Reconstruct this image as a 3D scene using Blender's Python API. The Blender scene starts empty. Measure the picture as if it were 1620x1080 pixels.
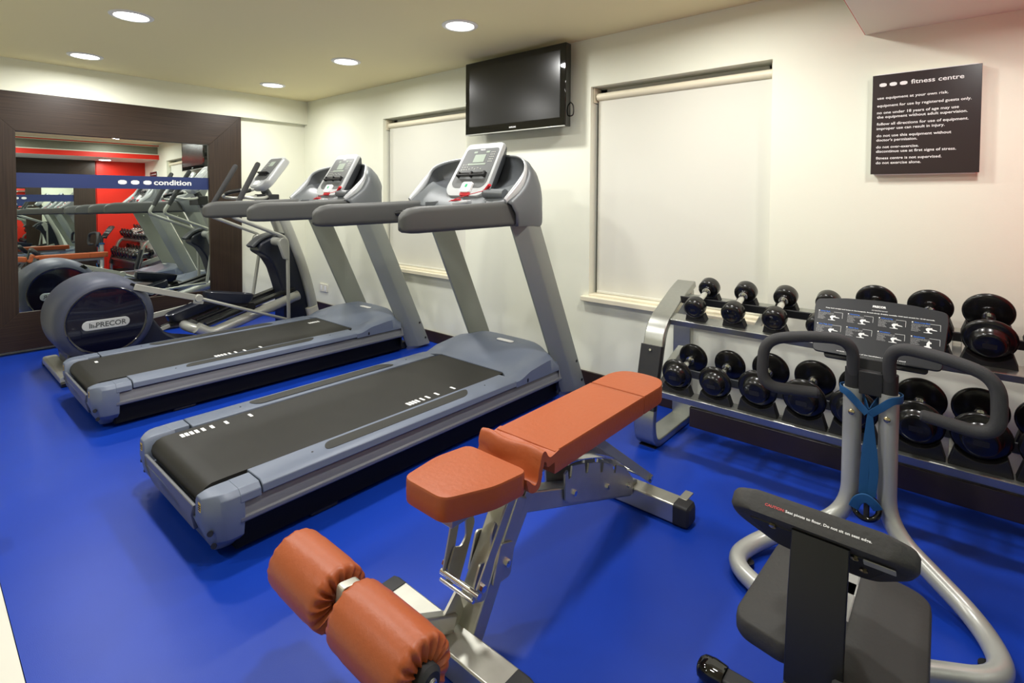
import bpy, bmesh, math, random
from mathutils import Vector, Matrix
random.seed(7)
C = bpy.context.scene.collection
PI = math.pi
V = Vector
# ---------------------------------------------------------------- materials
def mat(name, col, rough=.5, metal=0., spec=.5, coat=0., noise=None, bump=None, emit=None, aniso=None):
    m = bpy.data.materials.new(name); m.use_nodes = True
    nt = m.node_tree; b = nt.nodes['Principled BSDF']
    b.inputs['Base Color'].default_value = (*col, 1)
    b.inputs['Roughness'].default_value = rough
    b.inputs['Metallic'].default_value = metal
    b.inputs['Specular IOR Level'].default_value = spec
    b.inputs['Coat Weight'].default_value = coat
    tc = nt.nodes.new('ShaderNodeTexCoord')
    if noise:
        sc, amt, stretch = noise
        mp = nt.nodes.new('ShaderNodeMapping'); mp.inputs['Scale'].default_value = stretch
        nz = nt.nodes.new('ShaderNodeTexNoise'); nz.inputs['Scale'].default_value = sc; nz.inputs['Detail'].default_value = 5
        mx = nt.nodes.new('ShaderNodeMix'); mx.data_type = 'RGBA'
        mx.inputs[6].default_value = (*[c * (1 - amt) for c in col], 1)
        mx.inputs[7].default_value = (*[min(1, c * (1 + amt)) for c in col], 1)
        nt.links.new(tc.outputs['Object'], mp.inputs['Vector']); nt.links.new(mp.outputs[0], nz.inputs['Vector'])
        nt.links.new(nz.outputs['Fac'], mx.inputs[0]); nt.links.new(mx.outputs[2], b.inputs['Base Color'])
    if bump:
        sc, st = bump
        nz = nt.nodes.new('ShaderNodeTexNoise'); nz.inputs['Scale'].default_value = sc; nz.inputs['Detail'].default_value = 4
        bp = nt.nodes.new('ShaderNodeBump'); bp.inputs['Strength'].default_value = st; bp.inputs['Distance'].default_value = .01
        nt.links.new(tc.outputs['Object'], nz.inputs['Vector']); nt.links.new(nz.outputs['Fac'], bp.inputs['Height'])
        nt.links.new(bp.outputs[0], b.inputs['Normal'])
    if emit:
        b.inputs['Emission Color'].default_value = (*emit[0], 1); b.inputs['Emission Strength'].default_value = emit[1]
    return m
def srgb(r, g, b):
    f = lambda c: (c / 255 / 12.92) if c / 255 <= .04045 else ((c / 255 + .055) / 1.055) ** 2.4
    return (f(r), f(g), f(b))
MT = dict(
 wall=mat('cream_paint', srgb(233, 234, 216), .6, spec=.3, bump=(180, .03)),
 ceil=mat('ceiling_paint', srgb(238, 227, 182), .75, spec=.2),
 red=mat('red_paint', srgb(214, 38, 20), .45, spec=.4),
 grille=mat('grey_green_grille', srgb(120, 122, 108), .5, .3, noise=(40, .25, (1, 1, 12))),
 floor=mat('blue_vinyl', srgb(17, 56, 162), .36, spec=.26, noise=(5, .10, (1, 1, 1)), bump=(420, .05)),
 tile=mat('white_floor', srgb(214, 212, 200), .4),
 base=mat('dark_baseboard', srgb(44, 30, 24), .45),
 blind=mat('blind_fabric', srgb(222, 221, 208), .8, spec=.2),
 trim=mat('cream_trim', srgb(232, 224, 198), .45),
 mirror=mat('mirror_glass', (.86, .92, .88), .0, 1.),
 navyband=mat('navy_vinyl', srgb(26, 44, 96), .45),
 white=mat('white_vinyl', srgb(238, 238, 236), .5),
 black=mat('black_plastic', srgb(20, 20, 21), .38),
 gloss=mat('gloss_black', (.004, .004, .004), .04, spec=.6),
 screen=mat('screen_black', (.006, .006, .006), .24, spec=.6),
 rubber=mat('black_rubber', (.009, .009, .009), .22, spec=.45),
 rubm=mat('matt_rubber', srgb(34, 34, 35), .6),
 foam=mat('grey_foam_grip', srgb(62, 62, 63), .75, spec=.3, bump=(300, .15)),
 chrome=mat('chrome', (.75, .75, .74), .14, 1.),
 steel=mat('brushed_steel', srgb(190, 189, 178), .4, .85, noise=(14, .18, (1, 1, 1))),
 alu=mat('silver_paint', srgb(180, 181, 174), .32, .3, coat=.3),
 rack=mat('rack_silver', srgb(170, 172, 166), .3, .85, noise=(60, .08, (1, 1, 1))),
 orange=mat('orange_vinyl', srgb(164, 82, 42), .42, spec=.4, bump=(60, .10)),
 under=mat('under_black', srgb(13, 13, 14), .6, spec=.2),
 tmgrey=mat('treadmill_grey', srgb(104, 113, 130), .42, .05, spec=.5),
 tmdark=mat('treadmill_dark_grey', srgb(70, 73, 76), .42, .0),
 tmpanel=mat('treadmill_panel_grey', srgb(106, 108, 114), .4, .1),
 tmpost=mat('treadmill_post_silver', srgb(138, 142, 134), .4, .15),
 tmrail=mat('treadmill_handrail_grey', srgb(73, 74, 72), .55),
 tmshell=mat('treadmill_shell_grey', srgb(98, 102, 104), .4, .1),
 tmsilver=mat('treadmill_silver', srgb(192, 195, 196), .28, .25, coat=.3),
 belt=mat('running_belt', srgb(36, 35, 32), .55, spec=.3, noise=(9, .16, (1, 1, 1)), bump=(500, .08)),
 grip=mat('grip_pad', srgb(42, 42, 39), .7),
 navy=mat('elliptical_navy', srgb(26, 30, 44), .38, .0, coat=.2),
 navydisc=mat('elliptical_disc', srgb(12, 13, 32), .13, coat=.8),
 rimgrey=mat('elliptical_rim', srgb(58, 63, 82), .48, .0),
 keypad=mat('console_keypad', srgb(88, 90, 90), .4),
 lcd=mat('console_lcd', srgb(140, 150, 138), .3),
 green=mat('green_mark', srgb(20, 160, 100), .5),
 redp=mat('red_plastic', srgb(196, 30, 40), .4),
 yellow=mat('yellow_label', srgb(214, 182, 70), .5),
 brown=mat('sign_brown', srgb(46, 36, 36), .3),
 blue=mat('blue_strap', srgb(16, 78, 128), .75),
 bluetxt=mat('blue_print', srgb(40, 112, 215), .5),
 redtxt=mat('red_print', srgb(205, 60, 60), .5),
 padgrey=mat('grey_pad', srgb(58, 57, 55), .62, spec=.3, bump=(90, .12)),
 placard=mat('placard_charcoal', srgb(26, 28, 31), .42),
 brass=mat('yellow_steel', srgb(196, 182, 146), .25, 1.),
 outlet=mat('outlet_white', srgb(225, 222, 205), .4),
 lamp=mat('lamp_diffuser', (1, 1, 1), .5, emit=((1., .97, .9), 14)),
)
def wood(name, horiz):
    m = bpy.data.materials.new(name); m.use_nodes = True; nt = m.node_tree; b = nt.nodes['Principled BSDF']
    b.inputs['Roughness'].default_value = .42; b.inputs['Specular IOR Level'].default_value = .4
    tc = nt.nodes.new('ShaderNodeTexCoord'); mp = nt.nodes.new('ShaderNodeMapping')
    mp.inputs['Scale'].default_value = (90, 1.2, 90) if horiz else (90, 90, 1.2)
    nz = nt.nodes.new('ShaderNodeTexNoise'); nz.inputs['Scale'].default_value = 1.6; nz.inputs['Detail'].default_value = 6; nz.inputs['Roughness'].default_value = .6
    cr = nt.nodes.new('ShaderNodeValToRGB')
    cr.color_ramp.elements[0].position = .32; cr.color_ramp.elements[0].color = (*srgb(30, 20, 13), 1)
    cr.color_ramp.elements[1].position = .72; cr.color_ramp.elements[1].color = (*srgb(62, 46, 34), 1)
    nt.links.new(tc.outputs['Object'], mp.inputs[0]); nt.links.new(mp.outputs[0], nz.inputs['Vector'])
    nt.links.new(nz.outputs['Fac'], cr.inputs[0]); nt.links.new(cr.outputs[0], b.inputs['Base Color'])
    return m
MT['woodh'] = wood('dark_wood_horizontal', True); MT['woodv'] = wood('dark_wood_vertical', False)
# ---------------------------------------------------------------- mesh helpers (all in world coordinates of the first instance)
def NB(): return bmesh.new()
def box(bm, x0, x1, y0, y1, z0, z1):
    vs = [bm.verts.new((x, y, z)) for z in (z0, z1) for y in (y0, y1) for x in (x0, x1)]
    for f in ((0, 2, 3, 1), (4, 5, 7, 6), (0, 1, 5, 4), (2, 6, 7, 3), (0, 4, 6, 2), (1, 3, 7, 5)): bm.faces.new([vs[i] for i in f])
    return vs
def obox(bm, c, X, Y, Z, sx, sy, sz):
    c = V(c); X = V(X).normalized(); Y = V(Y).normalized(); Z = V(Z).normalized()
    vs = [bm.verts.new(c + X * (a * sx / 2) + Y * (b * sy / 2) + Z * (d * sz / 2)) for d in (-1, 1) for b in (-1, 1) for a in (-1, 1)]
    for f in ((0, 2, 3, 1), (4, 5, 7, 6), (0, 1, 5, 4), (2, 6, 7, 3), (0, 4, 6, 2), (1, 3, 7, 5)): bm.faces.new([vs[i] for i in f])
def bar(bm, a, b, w, h, up=(0, 0, 1)):
    a = V(a); b = V(b); t = (b - a); L = t.length; t.normalize(); s = t.cross(V(up))
    if s.length < 1e-4: s = V((1, 0, 0))
    s.normalize(); u = s.cross(t)
    obox(bm, (a + b) / 2, s, t, u, w, L, h)
def loft(bm, loops, closed_ring=True, cap0=True, cap1=True, closed_path=False):
    R = [[bm.verts.new(p) for p in lp] for lp in loops]; n = len(R[0])
    m = len(R) if closed_path else len(R) - 1
    for i in range(m):
        a = R[i]; b = R[(i + 1) % len(R)]
        for j in range(n if closed_ring else n - 1):
            k = (j + 1) % n
            try: bm.faces.new((a[j], a[k], b[k], b[j]))
            except ValueError: pass
    if closed_ring and not closed_path:
        if cap0: bm.faces.new(R[0][::-1])
        if cap1: bm.faces.new(R[-1])
    return R
def prism(bm, pts, axis, a, b):
    def P(p, t): return {'x': (t, p[0], p[1]), 'y': (p[0], t, p[1]), 'z': (p[0], p[1], t)}[axis]
    loft(bm, [[P(p, a) for p in pts], [P(p, b) for p in pts]])
def slab(bm, pts, o, U, W, t0, t1):
    o = V(o); U = V(U).normalized(); W = V(W).normalized(); N = U.cross(W)
    loft(bm, [[o + U * p[0] + W * p[1] + N * t for p in pts] for t in (t0, t1)])
def rr(w, h, r, n=5, cx=0, cy=0):
    r = min(r, w / 2 - 1e-5, h / 2 - 1e-5); o = []
    for (sx, sy, a0) in ((1, 1, 0), (-1, 1, 90), (-1, -1, 180), (1, -1, 270)):
        for i in range(n + 1):
            a = math.radians(a0 + 90 * i / n); o.append((cx + sx * (w / 2 - r) + r * math.cos(a), cy + sy * (h / 2 - r) + r * math.sin(a)))
    return o
def circ(r, n=24, cx=0, cy=0): return [(cx + r * math.cos(2 * PI * i / n), cy + r * math.sin(2 * PI * i / n)) for i in range(n)]
def crom(pts, n=6, closed=False):
    P = [V(p) for p in pts]; o = []; N = len(P)
    if N == 2: return P
    rng = N if closed else N - 1
    for i in range(rng):
        g = lambda k: P[k % N] if closed else P[max(0, min(N - 1, k))]
        p0, p1, p2, p3 = g(i - 1), g(i), g(i + 1), g(i + 2)
        for j in range(n):
            t = j / n
            o.append(.5 * ((2 * p1) + (p2 - p0) * t + (2 * p0 - 5 * p1 + 4 * p2 - p3) * t * t + (3 * p1 - p0 - 3 * p2 + p3) * t ** 3))
    if not closed: o.append(P[-1])
    return o
def sweep(bm, path, sec, up=None, scale=None, closed=False, cap=True):
    P = [V(p) for p in path]; N = len(P); loops = []
    prev = None
    for i in range(N):
        if closed: t = P[(i + 1) % N] - P[i - 1]
        else: t = P[min(N - 1, i + 1)] - P[max(0, i - 1)]
        t.normalize()
        if up is not None: s = t.cross(V(up))
        elif prev is None:
            s = t.cross(V((0, 0, 1)))
            if s.length < .05: s = t.cross(V((0, 1, 0)))
        else: s = prev - t * prev.dot(t)
        if s.length < 1e-5: s = prev if prev else V((1, 0, 0))
        s.normalize(); prev = s; u = s.cross(t)
        k = scale[i] if scale else 1
        if not isinstance(k, tuple): k = (k, k)
        loops.append([P[i] + s * (a * k[0]) + u * (b * k[1]) for a, b in sec])
    loft(bm, loops, closed_path=closed, cap0=cap, cap1=cap)
def tube(bm, pts, r, n=6, seg=14, closed=False, smooth=True, up=None):
    path = crom(pts, n, closed) if smooth else [V(p) for p in pts]
    sweep(bm, path, circ(r, seg), up=up, closed=closed)
def lathe(bm, prof, o, A, seg=32, cap=True):
    """prof: (radius, distance along A)"""
    o = V(o); A = V(A).normalized(); s = A.cross(V((0, 0, 1)))
    if s.length < .05: s = A.cross(V((0, 1, 0)))
    s.normalize(); u = s.cross(A)
    loft(bm, [[o + A * d + (s * math.cos(2 * PI * i / seg) + u * math.sin(2 * PI * i / seg)) * max(r, 1e-4) for i in range(seg)] for r, d in prof], cap0=cap, cap1=cap)
def cyl(bm, a, b, r, seg=20):
    a = V(a); b = V(b); lathe(bm, [(r, 0), (r, (b - a).length)], a, b - a, seg)
def fillet(pts, r, n=5, closed=False):
    """round the corners of a 3D polyline"""
    P = [V(p) for p in pts]; N = len(P); o = []
    for i in range(N):
        if not closed and i in (0, N - 1): o.append(P[i]); continue
        a = P[i - 1] - P[i]; b = P[(i + 1) % N] - P[i]; rr_ = min(r, a.length * .48, b.length * .48)
        p0 = P[i] + a.normalized() * rr_; p1 = P[i] + b.normalized() * rr_
        for k in range(n + 1):
            t = k / n; o.append(p0 * (1 - t) ** 2 + P[i] * 2 * t * (1 - t) + p1 * t * t)
    return o
def f2(pts, r, n=5): return [(p.x, p.y) for p in fillet([(a, b, 0) for a, b in pts], r, n, True)]
def origin(o):
    p = V((0, 0, 0)); rot = 0
    while o is not None: p = p + o.location; o = o.parent
    return p
def obj(name, bm, m, parent=None, bev=0, smooth=35, at=None, seg=2, label=None):
    """mesh given in world coordinates -> one object"""
    bmesh.ops.recalc_face_normals(bm, faces=bm.faces)
    base = origin(parent)
    loc = V(at) if at is not None else (base if parent else V((0, 0, 0)))
    for v in bm.verts: v.co -= loc
    me = bpy.data.meshes.new(name); bm.to_mesh(me); bm.free()
    me.materials.append(MT[m] if isinstance(m, str) else m)
    if smooth:
        for p in me.polygons: p.use_smooth = True
        me.set_sharp_from_angle(angle=math.radians(smooth))
    o = bpy.data.objects.new(name, me); C.objects.link(o)
    o.location = loc - base; o.parent = parent
    if bev:
        b = o.modifiers.new('bevel', 'BEVEL'); b.width = bev; b.segments = seg; b.limit_method = 'ANGLE'; b.angle_limit = math.radians(35)
        b.harden_normals = False
    if label: o['label'] = label
    return o
def thing(name, label, cat, loc, group=None):
    o = bpy.data.objects.new(name, None); C.objects.link(o); o.location = loc
    o.empty_display_size = .1
    o['label'] = label; o['category'] = cat
    if group: o['group'] = group
    return o
def tag(o, label, cat, group=None):
    o['label'] = label; o['category'] = cat
    if group: o['group'] = group
    return o
def struct(o, label=None):
    o['kind'] = 'structure'
    if label: o['label'] = label
    return o
def copy_tree(o, parent=None):
    c = o.copy(); C.objects.link(c); c.parent = parent
    for ch in [x for x in o.children]: copy_tree(ch, c)
    return c
def text_bm(bm, s, o, U, W, width=None, height=.01, bold=0., depth=.0006, align='LEFT', lift=0.):
    """lettering as flat extruded mesh; height = cap height; width = fitted width"""
    cu = bpy.data.curves.new('t', 'FONT'); cu.body = s; cu.size = 1; cu.offset = bold; cu.resolution_u = 3
    ob = bpy.data.objects.new('t', cu); C.objects.link(ob)
    dg = bpy.context.evaluated_depsgraph_get(); me = bpy.data.meshes.new_from_object(ob.evaluated_get(dg))
    bpy.data.objects.remove(ob); bpy.data.curves.remove(cu)
    xs = [v.co.x for v in me.vertices]
    if not xs: return
    x0, x1 = min(xs), max(xs); sy = height / .7; sx = (width / (x1 - x0)) if width else sy
    w = (x1 - x0) * sx; off = {'LEFT': 0, 'CENTER': -w / 2, 'RIGHT': -w}[align]
    o = V(o); U = V(U).normalized(); W = V(W).normalized(); N = U.cross(W)
    vs = [bm.verts.new(o + U * ((v.co.x - x0) * sx + off) + W * (v.co.y * sy) + N * (lift + depth)) for v in me.vertices]
    for p in me.polygons:
        try: bm.faces.new([vs[i] for i in p.vertices])
        except ValueError: pass
    bpy.data.meshes.remove(me)
def plate2d(bm, pts, o, U, W, lift, depth=.0005): slab(bm, pts, o, U, W, lift, lift + depth)
# ================================================================ camera (verticals kept straight by lens shift)
F_, CX_, CY_ = 833.2, 810., 336.
yaw, pit, rol = math.radians(-40.67), math.radians(1.68), math.radians(.345)
f0 = V((math.sin(yaw), math.cos(yaw), 0)); r0 = V((math.cos(yaw), -math.sin(yaw), 0)); u0 = V((0, 0, 1))
f1 = f0 * math.cos(pit) - u0 * math.sin(pit); u1 = u0 * math.cos(pit) + f0 * math.sin(pit)
r2 = r0 * math.cos(rol) + u1 * math.sin(rol); u2 = -r0 * math.sin(rol) + u1 * math.cos(rol)
cam = bpy.data.cameras.new('camera'); cam.sensor_width = 36; cam.sensor_fit = 'HORIZONTAL'; cam.lens = F_ * 36 / 1620
cam.shift_y = -(540 - CY_) / 1620; cam.clip_start = .02
co = bpy.data.objects.new('camera', cam); C.objects.link(co)
mw = Matrix.Identity(4)
for i in range(3): mw[i][0] = r2[i]; mw[i][1] = u2[i]; mw[i][2] = -f1[i]
mw.translation = V((0, 0, 1.25)); co.matrix_world = mw
bpy.context.scene.camera = co
# ================================================================ room
XM, XF, YW, YB, H = -5.56, .47, 2.975, -2.4, 2.29
XR = -5.63                                    # recessed plane below the beam
W1, W2 = (-4.16, -3.05), (-1.88, -.775); ZS, ZT = .60, 1.975
b = NB(); box(b, XR - .1, XF + .1, .19, YW + .25, -.08, 0); struct(obj('floor', b, 'floor', smooth=0))
b = NB(); box(b, XR - .1, XF + .1, YB - .1, .188, -.08, -.001); struct(obj('floor', b, 'tile', smooth=0))
b = NB(); box(b, XR - .1, XF + .1, YB - .1, YW + .25, H, H + .08); struct(obj('ceiling', b, 'ceil', smooth=0))
b = NB()
T = YW + .2
for x0, x1, z0, z1 in ((XR - .1, W1[0], 0, H), (W1[1], W2[0], 0, H), (W2[1], XF + .1, 0, H), (W1[0], W1[1], 0, ZS), (W1[0], W1[1], ZT, H), (W2[0], W2[1], 0, ZS), (W2[0], W2[1], ZT, H)):
    box(b, x0, x1, YW, T, z0, z1)
struct(obj('wall_right', b, 'wall', smooth=0))
b = NB(); box(b, XR - .1, XR, YB - .1, YW, 0, H); struct(obj('wall_left', b, 'wall', smooth=0))
b = NB(); box(b, XR, XM, YB, YW, 2.04, H); struct(obj('trim_1', b, 'wall', smooth=0), 'cream bulkhead running along the top of the mirror wall')
b = NB(); box(b, XR - .1, XF + .1, YB - .1, YB, 0, H); struct(obj('wall_back', b, 'wall', smooth=0))
b = NB(); box(b, XF, XF + .1, YB - .1, 2.21, 0, H); struct(obj('wall_far', b, 'wall', smooth=0))
b = NB(); box(b, XF, XF + .1, 2.21, YW, 0, H); box(b, XF - .03, XF, 2.24, 2.34, 0, 2.02); struct(obj('wall_far', b, 'red', smooth=0), 'bright red wall behind the end of the dumbbell rack')
SX = -.372
b = NB(); box(b, SX, XF, YB, YW, 2.02, H); struct(obj('trim_2', b, 'wall', smooth=0), 'dropped cream soffit at the right end of the ceiling')
b = NB(); box(b, SX - .003, SX - .0005, YB, YW, 2.0215, 2.10); box(b, SX - .003, SX - .0005, YB, YW, 2.252, 2.268); struct(obj('trim_3', b, 'red', smooth=0), 'red band along the soffit face')
b = NB(); box(b, SX - .006, SX - .001, YB, 2.955, 2.115, 2.24); struct(obj('trim_4', b, 'grille', smooth=0), 'grey air grille along the soffit face')
b = NB(); box(b, XR, XF, YW - .014, YW, 0, .095); struct(obj('baseboard_right', b, 'base', bev=.003))
b = NB(); box(b, XR, XR + .014, 2.27, YW, 0, .095); struct(obj('baseboard_left', b, 'base', bev=.003))
b = NB(); box(b, XF - .044, XF - .03, 2.215, YW - .014, 0, .095); struct(obj('baseboard_far', b, 'base', bev=.003))
# windows, blinds and sills
for i, (a, c) in enumerate((W1, W2)):
    root = bpy.data.objects.new('window_%d' % (i + 1), None); C.objects.link(root); root.location = ((a + c) / 2, YW + .15, ZS); root['kind'] = 'structure'
    b = NB()
    for x0, x1, z0, z1 in ((a, a + .05, ZS, ZT), (c - .05, c, ZS, ZT), (a, c, ZS, ZS + .05), (a, c, ZT - .05, ZT)): box(b, x0, x1, YW + .13, YW + .17, z0, z1)
    obj('window_frame', b, 'white', root, bev=.003)
    b = NB(); box(b, a + .05, c - .05, YW + .145, YW + .15, ZS + .05, ZT - .05); obj('pane', b, 'gloss', root)
    b = NB(); box(b, a - .045, c + .045, YW - .035, YW + .001, ZS - .035, ZS - .003); box(b, a, c, YW, YW + .13, ZS - .003, ZS + .012)
    obj('window_sill', b, 'trim', root, bev=.004)
    rb = thing('roller_blind', ['off-white roller blind lowered over the smaller window beside the television, behind the treadmills', 'wide off-white roller blind lowered over the window between the television and the black wall sign'][i], 'blind', ((a + c) / 2, YW + .07, ZT - .04), 'lowered roller blinds')
    b = NB(); box(b, a + .025, c - .012, YW + .062, YW + .0645, ZS + .022, ZT - .05); obj('fabric', b, 'blind', rb)
    b = NB(); cyl(b, (a + .02, YW + .06, ZT - .062), (c - .004, YW + .06, ZT - .062), .024, 20); obj('roller_tube', b, 'trim', rb)
    b = NB(); box(b, a + .025, c - .012, YW + .056, YW + .07, ZS + .013, ZS + .03); obj('bottom_bar', b, 'blind', rb, bev=.003)
    for xx in (a + .008, c - .004):
        b = NB(); box(b, xx - .006, xx + .003, YW + .03, YW + .1, ZT - .1, ZT - .002); obj('bracket', b, 'trim', rb, bev=.002)
# ================================================================ mirrors
def hexo(r, cx, cy): return [(cx + dx * r, cy + dy * r) for dx, dy in ((-1, .32), (-.45, .60), (.45, .60), (1, .32), (1, -.32), (.45, -.60), (-.45, -.60), (-1, -.32))]
def make_mirror(x, s, label, y0=.295, y1=2.265, tilt=0., yawt=0.):
    # s=+1: faces +x
    root = thing('wall_mirror', label, 'mirror', (x, (y0 + y1) / 2, .03), 'dark wood framed mirrors with a navy band')
    zi0, zi1, zo0, zo1 = .325, 1.737, .03, 2.04; yi0, yi1 = y0 + .298, y1 - .298
    d = .045 * s
    def fr(name, pts, m):
        b = NB(); loft(b, [[(x, p[0], p[1]) for p in pts], [(x - d, p[0], p[1]) for p in pts]]); obj(name, b, m, root, bev=.002)
    fr('frame_rail', [(y0, zo1), (y1, zo1), (yi1, zi1), (yi0, zi1)], 'woodh')
    fr('frame_rail', [(y0, zo0), (y1, zo0), (yi1, zi0), (yi0, zi0)], 'woodh')
    fr('frame_stile', [(y0, zo0), (y0, zo1), (yi0, zi1), (yi0, zi0)], 'woodv')
    fr('frame_stile', [(y1, zo0), (y1, zo1), (yi1, zi1), (yi1, zi0)], 'woodv')
    gx = x - .022 * s; cy = (yi0 + yi1) / 2; cz = (zi0 + zi1) / 2
    n = V((s, yawt, tilt)).normalized()
    U = V((0, 0, 1)).cross(n).normalized(); W = n.cross(U)
    o = V((gx, cy, cz)); w = yi1 - yi0 + .02; h = zi1 - zi0 + .02
    b = NB(); slab(b, [(-w / 2, -h / 2), (w / 2, -h / 2), (w / 2, h / 2), (-w / 2, h / 2)], o, U, W, -.004, 0); obj('mirror_glass', b, 'mirror', root, smooth=0)
    w = yi1 - yi0 - .004; bz0, bz1 = 1.302 - cz, 1.417 - cz
    b = NB(); slab(b, [(-w / 2, bz0), (w / 2, bz0), (w / 2, bz1), (-w / 2, bz1)], o, U, W, .0005, .0015); band = obj('navy_band', b, 'navyband', root, smooth=0)
    # lettering towards the right-hand end as one looks at the mirror
    R = w / 2; cb = (bz0 + bz1) / 2
    b = NB(); text_bm(b, 'condition', o + U * (R - .455) + W * (cb - .018), U, W, width=.305, height=.046, bold=.025, lift=.0016, depth=.0003); obj('lettering', b, 'white', band, smooth=0)
    for k in range(3):
        b = NB(); slab(b, hexo(.031, R - .69 + k * .093, cb), o, U, W, .0016, .0019); obj('hexagon_mark', b, 'white', band, smooth=0)
    return root
make_mirror(XM, 1, 'large wall mirror in a wide dark wood frame behind the elliptical trainer', tilt=.0145, yawt=-.003)
make_mirror(XF - .046, -1, 'matching dark wood framed mirror seen only as a reflection inside the other mirror', y0=.30, y1=2.22)
# ================================================================ wall outlet
o = thing('wall_outlet', 'small white double power outlet low on the wall behind the treadmill', 'outlet', (-5.22, YW, .26))
b = NB(); slab(b, rr(.16, .085, .012), (-5.22, YW, .26), (1, 0, 0), (0, 0, 1), 0, .012); obj('face_plate', b, 'outlet', o, bev=.003)
for dx in (-.04, .04):
    b = NB(); slab(b, rr(.03, .05, .006), (-5.22 + dx, YW, .26), (1, 0, 0), (0, 0, 1), .012, .015); obj('switch', b, 'white', o, bev=.001)
# ================================================================ television
tx0, tx1, tz0, tz1, ty = -2.915, -1.985, 1.716, 2.258, 2.85
tv = thing('television', 'black flat screen television hung high on the wall between the two windows', 'television', ((tx0 + tx1) / 2, ty, tz0))
b = NB(); box(b, tx0, tx1, ty - .012, ty + .05, tz0, tz1); obj('casing', b, 'gloss', tv, bev=.006, seg=3)
b = NB(); box(b, tx0 + .045, tx1 - .045, ty - .0135, ty - .011, tz0 + .06, tz1 - .045); obj('screen', b, 'screen', tv)
b = NB(); box(b, tx0 + .004, tx1 - .004, ty - .014, ty - .004, tz0 - .002, tz0 + .006); obj('bottom_edge', b, 'alu', tv, bev=.002)
b = NB(); text_bm(b, 'SAMSUNG', ((tx0 + tx1) / 2 - .02, ty - .0125, tz0 + .024), (1, 0, 0), (0, 0, 1), width=.062, height=.010, bold=.02, depth=.0004); obj('brand_lettering', b, 'white', tv, smooth=0)
b = NB(); box(b, tx0 + .28, tx1 - .28, ty + .05, YW + .002, tz0 + .12, tz1 - .12); obj('wall_bracket', b, 'black', tv, bev=.004)
b = NB(); tube(b, [(tx1 - .02, ty + .05, tz0 + .17), (tx1 + .02, ty + .045, tz0 + .14), (tx1 + .022, ty + .045, tz0 + .08), (tx1 - .01, ty + .05, tz0 + .07)], .004); obj('cable_loop', b, 'black', tv)
# ================================================================ wall sign
sg = thing('wall_sign', 'dark brown fitness centre rules sign with white lettering on the right of the wall', 'sign', (-.147, YW, 1.362))
sx0, sx1, sz0, sz1, sy = -.335, .043, 1.365, 1.817, YW - .03
b = NB(); box(b, sx0, sx1, sy - .006, sy, sz0, sz1); face = obj('sign_face', b, 'brown', sg, bev=.001)
b = NB(); box(b, sx0 + .012, sx1 - .012, sy, YW + .001, sz0 - .004, sz1 + .004); obj('backing', b, 'white', sg)
sw, sh = sx1 - sx0, sz1 - sz0
L = [('use equipment at your own risk.', .245, .665), ('equipment for use by registered guests only.', .322, .865), ('no one under 18 years of age may use', .392, .76), ('the equipment without adult supervision.', .436, .835), ('follow all directions for use of equipment.', .506, .845), ('improper use can result in injury.', .552, .64), ('do not use this equipment without', .624, .70), ("doctor's permission.", .668, .395), ('do not over-exercise.', .738, .41), ('discontinue use at first signs of stress.', .782, .745), ('fitness centre is not supervised.', .850, .62), ('do not exercise alone.', .897, .435)]
b = NB()
for s_, fz, fw in L: text_bm(b, s_, (sx0 + .052 * sw, sy - .0062, sz1 - fz * sh), (1, 0, 0), (0, 0, 1), width=fw * sw, height=.0118, bold=.012, depth=.0004)
obj('rules_lettering', b, 'white', face, smooth=0)
b = NB(); text_bm(b, 'fitness centre', (sx0 + .375 * sw, sy - .0062, sz1 - .118 * sh), (1, 0, 0), (0, 0, 1), width=.475 * sw, height=.019, bold=.012, depth=.0004); obj('title_lettering', b, 'white', face, smooth=0)
for k in range(3):
    b = NB(); slab(b, hexo(.0135, sx0 + (.105 + .1 * k) * sw, sz1 - .102 * sh), (0, sy - .0062, 0), (1, 0, 0), (0, 0, 1), 0, .0006); obj('hexagon_mark', b, 'white', face, smooth=0)
# ================================================================ downlights
LP = [(-3.70, .90, 'round recessed ceiling downlight nearest the camera, largest in the upper left'), (-5.03, .93, 'round recessed downlight above the left part of the wood framed mirror'),
      (-4.96, 2.31, 'small round downlight closest to the far corner of the ceiling'), (-3.65, 2.27, 'round downlight near the wall, between the corner downlight and the television'), (-2.35, 2.24, 'round downlight just left of the television'),
      (-2.35, .90, None), (-1.0, .90, None), (-.95, 2.25, None), (-2.5, -1.0, None)]  # out of view; the second lamp is added to brighten the right end
POW = 14.8
def downlight(x, y, z, lab, p=POW):
    t = thing('downlight', lab or 'recessed ceiling downlight outside the picture, over the near part of the room, in a set partly added to even the light', 'downlight', (x, y, z), 'round recessed downlights')
    b = NB(); lathe(b, [(.083, 0), (.110, 0), (.110, .004), (.104, .008), (.087, .009), (.083, .005), (.083, 0)], (x, y, z), (0, 0, -1), 36, cap=False); obj('trim_ring', b, 'white', t)
    b = NB(); lathe(b, [(.0001, .001), (.083, .001), (.083, .003), (.0001, .003)], (x, y, z), (0, 0, -1), 32); obj('diffuser', b, 'lamp', t)
    l = bpy.data.lights.new('downlight_lamp', 'AREA'); l.shape = 'DISK'; l.size = .166; l.energy = p; l.color = (1, .99, .965); l.spread = math.radians(172)
    lo = bpy.data.objects.new('downlight_lamp', l); C.objects.link(lo); lo.location = (x, y, z - .012)
for x, y, lab in LP: downlight(x, y, H, lab, POW * (.85 if y > 2 and x < -3 else 1.08))
downlight(.12, 2.3, 2.02, 'downlight set into the dropped soffit above the end of the dumbbell rack', 7)
w = bpy.data.worlds.new('world'); bpy.context.scene.world = w; w.use_nodes = True
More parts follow.
